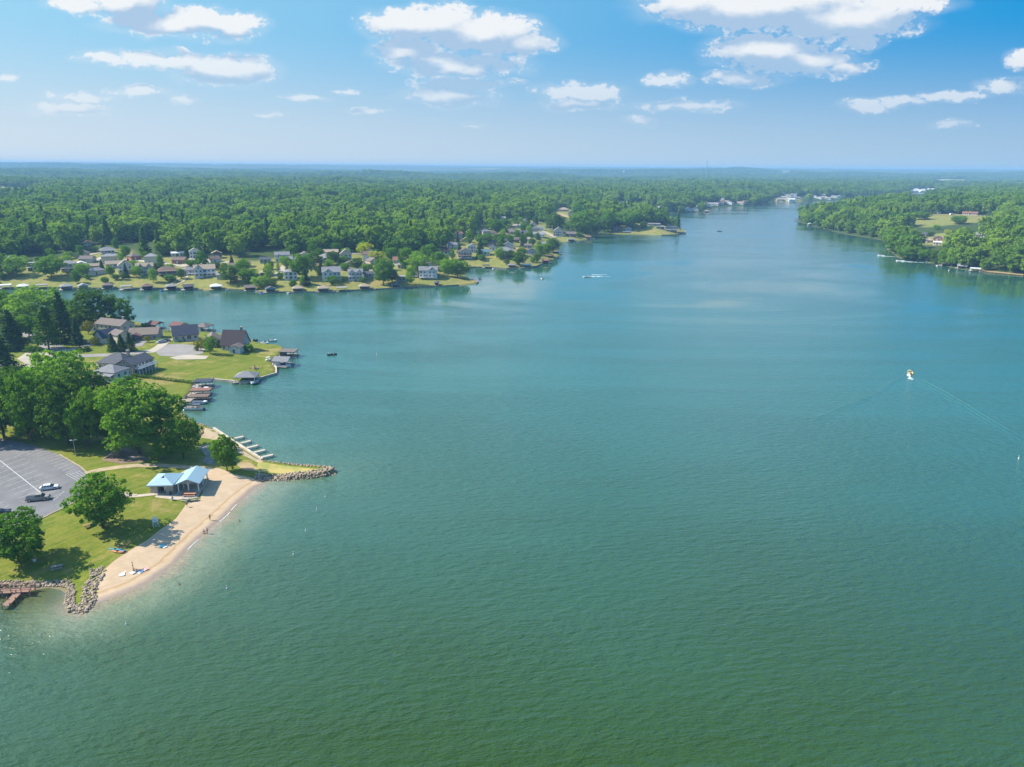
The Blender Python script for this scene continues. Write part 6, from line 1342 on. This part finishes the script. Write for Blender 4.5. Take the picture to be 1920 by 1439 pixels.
boat_px(1652,480,62,'white speeding boat nearer the grey double-deck boathouse',L=7); foam(1654,480.5,R(148),18,1.4,'white foam behind the speeding boat near the double-deck boathouse',4)
boat_px(1688,490,58,'white speeding boat off the brown-roofed boathouse on the right shore',L=8); foam(1691,490.5,R(150),26,1.8,'white foam behind the speeding boat off the brown-roofed boathouse',5)
boat_px(1016,523,20,'little white dinghy off the headland boathouses',L=4); boat_px(1349,434,80,'dark boat alone in the middle distance of the lake',L=7,hull='black'); boat_px(1435,390,70,'distant dark boat off the grassy beach',L=8,hull='black'); boat_px(1334,395.5,80,'distant red boat beside the tiny cream boathouse',L=7,hull='red')
t = thing('fishing_boat', W(623,666,0.), R(18), 'small dark fishing boat with two people off the lawn point', 'fishing boat'); mb = MB(); L = 4.6; n = 7; rows = []
for i in range(n):
    u = i/(n-1); hw = .75*(1 if u < .55 else math.sqrt(max(.004, 1-((u-.55)/.45)**2))); rows.append([(-L/2+L*u, -hw, .5+.12*u), (-L/2+L*u, -hw*.8, -.1), (-L/2+L*u, hw*.8, -.1), (-L/2+L*u, hw, .5+.12*u)])
vs = [p for r in rows for p in r]; mb.add(vs, [(i*4+j, i*4+j+1, i*4+j+5, i*4+j+4) for i in range(n-1) for j in range(3)]+[(0, 1, 2, 3)]); mb.add([(x, y*.95, .22) for r in rows for (x, y, z) in (r[0], r[3])], [(2*i, 2*i+1, 2*i+3, 2*i+2) for i in range(n-1)]); mb.build('hull', HULL['black'], t)
for x in (-.9, .7):
    mb = MB(); mb.box((x, 0, .42), (.4, 1.1, .08)); mb.build('thwart', HULL['tan'], t)
mb = MB(); mb.box((-L/2-.1, 0, .5), (.3, .3, .7)); mb.build('outboard_motor', HULL['black'], t)
fb = W(623,666,0.); ca, sa = math.cos(R(18)), math.sin(R(18))
person((fb[0]-1.6*ca, fb[1]-1.6*sa, .42), R(108), 'person sitting at the stern of the fishing boat, pale shirt', SIT, 'blue', (.1,.07,.05), 'white'); person((fb[0]+.9*ca, fb[1]+.9*sa, .22), R(-60), 'person standing in the bow of the fishing boat', STAND, 'black', (.1,.07,.05), 'blue')
# ---- riprap boulders
STONE = mat('boulder', (.40,.315,.225), .95, (.20,.155,.115), 1.1, bump=.4); ROCKM = []
for s_ in range(7):
    bm = bmesh.new(); bmesh.ops.create_icosphere(bm, subdivisions=2, radius=.5); r = random.Random(s_)
    dirs = [(Vector((r.gauss(0, 1), r.gauss(0, 1), r.gauss(0, 1))).normalized(), r.uniform(.26, .44)) for _ in range(9)]
    for v in bm.verts:
        for d, k in dirs:
            q_ = v.co.dot(d)
            if q_ > k: v.co -= d*(q_-k)*.85
    me = bpy.data.meshes.new('boulder'); bm.to_mesh(me); bm.free(); me.materials.append(STONE); ROCKM.append(me)
SLABS = []
def rocks(pts, n, wd, s0, s1, label, group, z0=None, seed=1):
    r = random.Random(seed); P = [W(x, y, .3)[:2] for x, y in pts]; Ls = [np.hypot(*(P[i+1]-P[i])) for i in range(len(P)-1)]; tot = sum(Ls)
    for k in range(n):
        u = tot*(k+r.random())/n; i = 0
        while i < len(Ls)-1 and u > Ls[i]: u -= Ls[i]; i += 1
        d = (P[i+1]-P[i])/Ls[i]; p = P[i]+d*u+np.array([-d[1], d[0]])*r.uniform(-1, 1)*wd
        s_ = r.uniform(s0, s1); o = mobj('boulder', ROCKM[r.randrange(7)]); z = max(hgt(*p), -.25) if z0 is None else z0
        o.location = (p[0], p[1], z+s_*.22); o.rotation_euler = (r.uniform(-.4, .4), r.uniform(-.4, .4), r.random()*6.3); s_ *= .74; o.scale = (s_*r.uniform(.9, 1.4), s_, s_*r.uniform(.55, .85)); tag(o, label, 'boulder', group)
rocks([(478,896),(505,896.5),(540,895.5),(580,892.5),(610,888),(626,884.5)], 92, 1.7, .65, 1.25, 'angular tan boulder in the rock face on the beach side of the jetty', 'boulders on the beach side of the jetty', seed=1)
rocks([(612,883),(622,881),(630,884),(622,888)], 14, 1.0, .7, 1.3, 'dark wet boulder piled round the tip of the jetty', 'boulders at the jetty tip', seed=2)
rocks([(496,866),(515,870),(540,874),(580,877),(612,879)], 34, .5, .5, .9, 'boulder in the thin rock line on the far side of the jetty', 'boulders on the far side of the jetty', seed=3)
rocks([(343,776),(351,785),(365,795),(385,800.5),(399,804)], 24, .5, .5, .9, 'boulder on the bank between the pontoon boat dock and the pale seawall', 'boulders by the pontoon dock', seed=4)
rocks([(-5,1100),(30,1097),(70,1096),(105,1093),(130,1094)], 44, .9, .6, 1.1, 'boulder in the rock row behind the red-brown fishing dock', 'boulders behind the fishing dock', seed=5)
rocks([(132,1097),(133,1110),(130,1124),(133,1137),(144,1144)], 34, .7, .6, 1.05, 'boulder on the cove side of the grassy rocky point', 'boulders on the cove side of the point', seed=6)
rocks([(181,1071),(186,1082),(172,1098),(168,1112),(165,1128),(158,1138)], 44, 1.4, .6, 1.2, 'boulder on the beach side of the grassy rocky point', 'boulders on the beach side of the point', seed=7)
rocks([(128,1136),(140,1146),(152,1147),(170,1139)], 14, .8, .7, 1.3, 'wet dark boulder at the very tip of the rocky point', 'boulders at the tip of the rocky point', seed=8)
def pebbles(lines, n, seed):                # small filler stones between the boulders
    r = random.Random(seed); V = []; Fq = []
    for (pts, wd, n) in lines:
        P = [W(x, y, .3)[:2] for x, y in pts]; Ls = [np.hypot(*(P[i+1]-P[i])) for i in range(len(P)-1)]; tot = sum(Ls)
        for k in range(n):
            u = r.random()*tot; i = 0
            while i < len(Ls)-1 and u > Ls[i]: u -= Ls[i]; i += 1
            d = (P[i+1]-P[i])/Ls[i]; p = P[i]+d*u+np.array([-d[1], d[0]])*r.uniform(-1, 1)*wd; s_ = r.uniform(.2, .45); z = max(hgt(*p), -.2); b = len(V)
            for (x, y, q_) in ((1, 0, 0), (-.2, .9, .1), (-1, -.1, 0), (.1, -1, -.1), (.1, .1, .8), (0, 0, -.6)): V.append((p[0]+s_*x*r.uniform(.7, 1.3), p[1]+s_*y*r.uniform(.7, 1.3), z+s_*(q_+.2)*r.uniform(.8, 1.2)))
            Fq += [(b+i, b+(i+1) % 4, b+4) for i in range(4)]+[(b+(i+1) % 4, b+i, b+5) for i in range(4)]
    me = npmesh('riprap_stones', V, Fq, [STONE]); tag(mobj('riprap_stones', me), 'small tan stones filling the gaps between the shore boulders', 'stones', kind='stuff')
pebbles([([(478,896),(505,896.5),(540,895.5),(580,892.5),(610,888),(628,884)], 2.0, 520), ([(494,860),(515,869),(540,874),(580,877),(618,880)], .8, 160), ([(343,776),(351,785),(365,795),(385,800.5),(399,804)], .8, 120), ([(-5,1100),(30,1097),(70,1096),(105,1093),(130,1094)], 1.1, 220), ([(132,1097),(133,1110),(130,1124),(133,1137),(150,1146),(166,1138)], .9, 200), ([(181,1071),(186,1082),(172,1098),(168,1112),(165,1128),(158,1138)], 1.6, 260)], 0, 3)
mb = MB()
for i in range(3):
    P = [W(x, y, 0.) for x, y in [[(352,1031),(362,1021),(372,1012)], [(412,979),(426,967),(431,961)], [(433,958),(440,950),(444,946)]][i]]
    for k in range(2):
        d = (P[k+1]-P[k])[:2]; n_ = np.array([-d[1], d[0]])/np.hypot(*d)*.08; a, b = P[k][:2], P[k+1][:2]; mb.add([(*(a+n_), .055), (*(a-n_), .055), (*(b-n_), .055), (*(b+n_), .055)], [(0, 1, 2, 3)])
tag(mb.build('swash_foam', FOAM), kind='structure')
# far landmarks
P = T(1169.5, 328); s_ = pxm(P); P[2] = hgt(P[0], P[1]); t = thing('water_tower', P, 0, 'white water tower bulb above the distant woods', 'water tower'); k = 1/s_; mb = MB(); mb.sphere((0, 0, 26), (10, 10, 8), 14, 8); mb.build('tank', HULL['white'], t, True); mb = MB(); mb.cyl((0, 0, -3), (0, 0, 22), 2.6, 2.0, 10); mb.build('stem', HULL['white'], t)
P = T(1322.5, 347); t = thing('radio_mast', P, 0, 'thin lattice radio mast on the horizon', 'mast'); H_ = 44/(pxm(P)*.99); mb = MB()
for i in range(3): a = i*2.094; mb.cyl((1.6*math.cos(a), 1.6*math.sin(a), -3), (.6*math.cos(a), .6*math.sin(a), H_), .5, .4, 5)
mb.build('lattice', ALU, t)
# ---------------------------------------------------------------- woods
KO = np.array([(x, y, r) for x, y, r in HOUSES]); KT = np.array(TREES)
bpy.context.view_layer.update()
def clear_of_houses(x, y, rad, fwd=26):
    ok = np.ones(x.shape, bool)
    for hx, hy, hr in KO:
        d = np.hypot(hx, hy); ux, uy = -hx/d, -hy/d; a = (x-hx)*ux+(y-hy)*uy; b = np.abs((x-hx)*uy-(y-hy)*ux)
        fr = fwd if d > 500 else 0
        ok &= ~((np.hypot(x-hx, y-hy) < hr+rad) | ((a > -hr) & (a < fr) & (b < hr+rad*.5)))
    return ok
FIELDS = [[(-60,354),(0,352),(60,353),(95,358),(40,362),(-60,362)],[(500,331),(600,333),(640,336),(560,337)],[(585,324),(680,326),(720,329),(620,328)],[(205,322),(235,322),(232,324),(206,324)],[(1455,322),(1475,321),(1492,323),(1470,325)],[(1540,332),(1556,331),(1560,333),(1545,334)],[(1730,341),(1760,337),(1800,338),(1840,336),(1800,342)],[(880,318),(940,315),(930,318)]]
fm = mat('field_stubble', (.30,.28,.13), .95, (.22,.24,.09), .01); fpol = []
for fpx in FIELDS:
    P = np.array([T(x, y)[:2] for x, y in fpx]); fpol.append(P)
    if np.ptp(P[:, 1]) > 20: drape('field', P, fm, 3.0, max(40, np.ptp(P[:, 0])/30))
SIGHT = [[(1015,402),(1050,390),(1082,396),(1075,410),(1040,408)],[(1695,409),(1730,402),(1790,402),(1880,406),(1874,418),(1800,426),(1740,430),(1702,424)],[(1714,462),(1718,436),(1782,432),(1784,464)],[(1440,380),(1450,375),(1500,375),(1500,380)],[(380,413),(396,413),(396,421),(376,421)],[(1830,440),(1860,436),(1862,446),(1826,448)],[(82,380),(98,380),(98,386),(82,386)],[(485,432),(508,432),(508,440),(485,440)],[(602,445),(625,445),(630,456),(600,456)],[(1300,392),(1340,384),(1395,380),(1400,384),(1330,397)],[(1460,370),(1500,368),(1575,370),(1575,376),(1460,379)],[(1704,356),(1755,354),(1755,362),(1704,364)],[(1890,426),(1905,426),(1905,431),(1890,431)]]+[[(x, y) for x, y in f] for f in FIELDS]+XS
pts = []
def scatter(y0, y1, sp, sc_, jit=.42):
    xs = []; y = y0
    while y < y1:
        hw = .79*y+60; n = int(2*hw/sp); x = np.linspace(-hw, hw, n)+rng.uniform(-jit, jit, n)*sp; xs.append(np.stack([x, y+rng.uniform(-jit, jit, n)*sp], -1)); y += sp*.9
    A_ = np.vstack(xs); x, y = A_[:, 0], A_[:, 1]; ds = sdfs(x, y)
    ok = ((ds[1] > 4) | (ds[2] > .8)) & (ds[0] < -1)
    if y0 < 3000:
        for c in CLEARS: ok &= psdf(c, x, y) < -2
        ok &= clear_of_houses(x, y, 5)
        w_ = fbm(x/90, y/90, 51); ok &= (w_ > .31) | (ds[1] < 30)
    else:
        w_ = fbm(x/400, y/400, 52); ok &= w_ > .22
        for c in fpol: ok &= psdf(c, x, y) < -5
    if y0 < 3000:
        for c in fpol: ok &= psdf(c, x, y) < 0
    x, y = x[ok], y[ok]; z = height(x, y)
    nn = fbm(x/70, y/70, 77); s_ = sc_*(.72+.62*nn)*rng.uniform(.52, 1.34, len(x)); s_ = np.clip(s_, .5, 1.55)
    ok = np.ones(len(x), bool)
    for k in (0., 9., 17.):
        u, v = proj(x, y, z+k*s_)
        for c in SIGHT: ok &= ~inside(np.array(c, float), u, v)
    x, y, z, s_ = x[ok], y[ok], z[ok], s_[ok]; return np.stack([x, y, z, s_], -1)
S1 = scatter(420, 1500, 11.5, 1.28); S2 = scatter(1500, 3000, 12.5, 1.3); S3 = scatter(3000, 7600, 15, 1.3)
# woodland kinds: one mesh each (crown and trunk), too small in the photo to need parts
WK = []
for i, (leaf, W_, H, n) in enumerate([('wood', 14.5, 14.5, 1000), ('wood', 13, 16, 1000), ('wood', 16, 14, 1000), ('wood', 11.5, 13, 900), ('wood', 14, 17, 1000), ('wood', 9, 10.5, 700), ('dark', 7.5, 17, 800)]):
    if leaf == 'dark': P, N = conifer(W_, H, 1.0, n, 1.2, 200+i, taper=1.3)
    else: L = lobes_broad(W_, H, 1.5, 200+i, 10+2*(i % 3)); P, N = clump_pts(L, n, 200+i, W_*.10, 60); q_ = crown_pts(L, n//2, 220+i, .9); P = np.vstack([P, q_[0]]); N = np.vstack([N, q_[1]])
    V, Fq = cards(P, N, 1.35, 300+i, .6)
    r_ = .35; k = len(V); tv = [(r_*math.cos(a), r_*math.sin(a), z_) for z_ in (-1, H*.45) for a in (0, 1.571, 3.142, 4.712)]; tf = [[k+j, k+(j+1) % 4, k+4+(j+1) % 4, k+4+j] for j in range(4)]
    me_ = npmesh('woodland_tree', np.vstack([V, tv]), np.vstack([Fq, tf]), [LEAF[leaf], BARK], [0]*len(Fq)+[1]*4); WK.append(me_)
# the 210 woodland trees nearest the camera stand as individuals
d1 = np.hypot(S1[:, 0], S1[:, 1]); vis = (np.abs(S1[:, 0]) < .73*S1[:, 1])
cand = np.where(vis)[0]; cand = cand[np.argsort(d1[cand])]; ind = cand[:40]
WOODOBJ = []
dCall = sdfs(S1[:, 0], S1[:, 1])[2]
for j, i in enumerate(ind):
    x, y, z, s_ = S1[i]; me = WK[j % 7]; right = dCall[i] > 0
    o = mobj('woodland_tree', me); o.location = (x, y, z-.2); o.rotation_euler = (0, 0, rnd.random()*6.28); o.scale = (s_, s_, s_*rnd.uniform(.9, 1.12)); WOODOBJ.append(o)
    if right: tag(o, 'leafy tree in the shore edge of the wood on the right-hand peninsula', 'tree', 'trees at the edge of the right-hand wood')
    else: tag(o, 'leafy tree along the front edge of the wood behind the far-shore houses', 'tree', 'trees at the edge of the far wood')
mask = np.ones(len(S1), bool); mask[ind] = False
# extra garden trees between the far houses
gx = []
for _ in range(9000):
    c = CLEARS[0]; x = rnd.uniform(c[:, 0].min(), c[:, 0].max()); y = rnd.uniform(c[:, 1].min(), c[:, 1].max()); gx.append((x, y))
gx = np.array(gx); ds = sdfs(gx[:, 0], gx[:, 1]); ok = (psdf(CLEARS[0], gx[:, 0], gx[:, 1]) > 1) & (ds[1] > 9) & clear_of_houses(gx[:, 0], gx[:, 1], 3, 9)
gx = gx[ok]; took = []
for p in gx:
    if len(took) >= 150: break
    if len(KT) and np.min(np.hypot(KT[:, 0]-p[0], KT[:, 1]-p[1])-KT[:, 2]) < 2: continue
    if any(math.hypot(p[0]-q_[0], p[1]-q_[1]) < 7.5 for q_ in took): continue
    took.append(p); put_tree(rnd.choice(('broad', 'dark', 'light', 'broad', 'bush', 'spruce')), (p[0], p[1], hgt(*p)-.1), rnd.uniform(5, 11), rnd.uniform(5, 13), 'garden tree or shrub standing among the houses and lawns of the far shore', 'tree', 'garden trees among the far houses', 'garden_tree')
REST = np.vstack([S1[mask], S2, S3]); print('woodland points', len(REST))
me = bpy.data.meshes.new('woodland'); me.vertices.add(len(REST)); me.vertices.foreach_set('co', np.ascontiguousarray(REST[:, :3], np.float32).ravel())
a = me.attributes.new('size', 'FLOAT', 'POINT'); a.data.foreach_set('value', REST[:, 3].astype(np.float32))
a = me.attributes.new('turn', 'FLOAT', 'POINT'); a.data.foreach_set('value', rng.uniform(0, 6.28, len(REST)).astype(np.float32))
wo_ = mobj('woodland', me); tag(wo_, 'dense broadleaf woodland covering the hills behind the lake', 'woodland', kind='stuff')
ng = bpy.data.node_groups.new('woodland_scatter', 'GeometryNodeTree'); ng.interface.new_socket('Geometry', in_out='INPUT', socket_type='NodeSocketGeometry'); ng.interface.new_socket('Geometry', in_out='OUTPUT', socket_type='NodeSocketGeometry')
N_ = ng.nodes; gi = N_.new('NodeGroupInput'); go = N_.new('NodeGroupOutput'); ip = N_.new('GeometryNodeInstanceOnPoints'); jn = N_.new('GeometryNodeJoinGeometry')
protos = []
for k in range(7): protos.append(WOODOBJ[k])
for o in protos:
    oi = N_.new('GeometryNodeObjectInfo'); oi.inputs['Object'].default_value = o; oi.inputs['As Instance'].default_value = True; ng.links.new(oi.outputs['Geometry'], jn.inputs[0])
sa_ = N_.new('GeometryNodeInputNamedAttribute'); sa_.data_type = 'FLOAT'; sa_.inputs['Name'].default_value = 'size'; ta_ = N_.new('GeometryNodeInputNamedAttribute'); ta_.data_type = 'FLOAT'; ta_.inputs['Name'].default_value = 'turn'
cx_ = N_.new('ShaderNodeCombineXYZ'); ng.links.new(ta_.outputs[0], cx_.inputs[2]); sx_ = N_.new('ShaderNodeCombineXYZ')
for i in range(3): ng.links.new(sa_.outputs[0], sx_.inputs[i])
ip.inputs['Pick Instance'].default_value = True
ng.links.new(gi.outputs[0], ip.inputs['Points']); ng.links.new(jn.outputs[0], ip.inputs['Instance']); ng.links.new(cx_.outputs[0], ip.inputs['Rotation']); ng.links.new(sx_.outputs[0], ip.inputs['Scale']); ng.links.new(ip.outputs[0], go.inputs[0])
md = wo_.modifiers.new('scatter', 'NODES'); md.node_group = ng
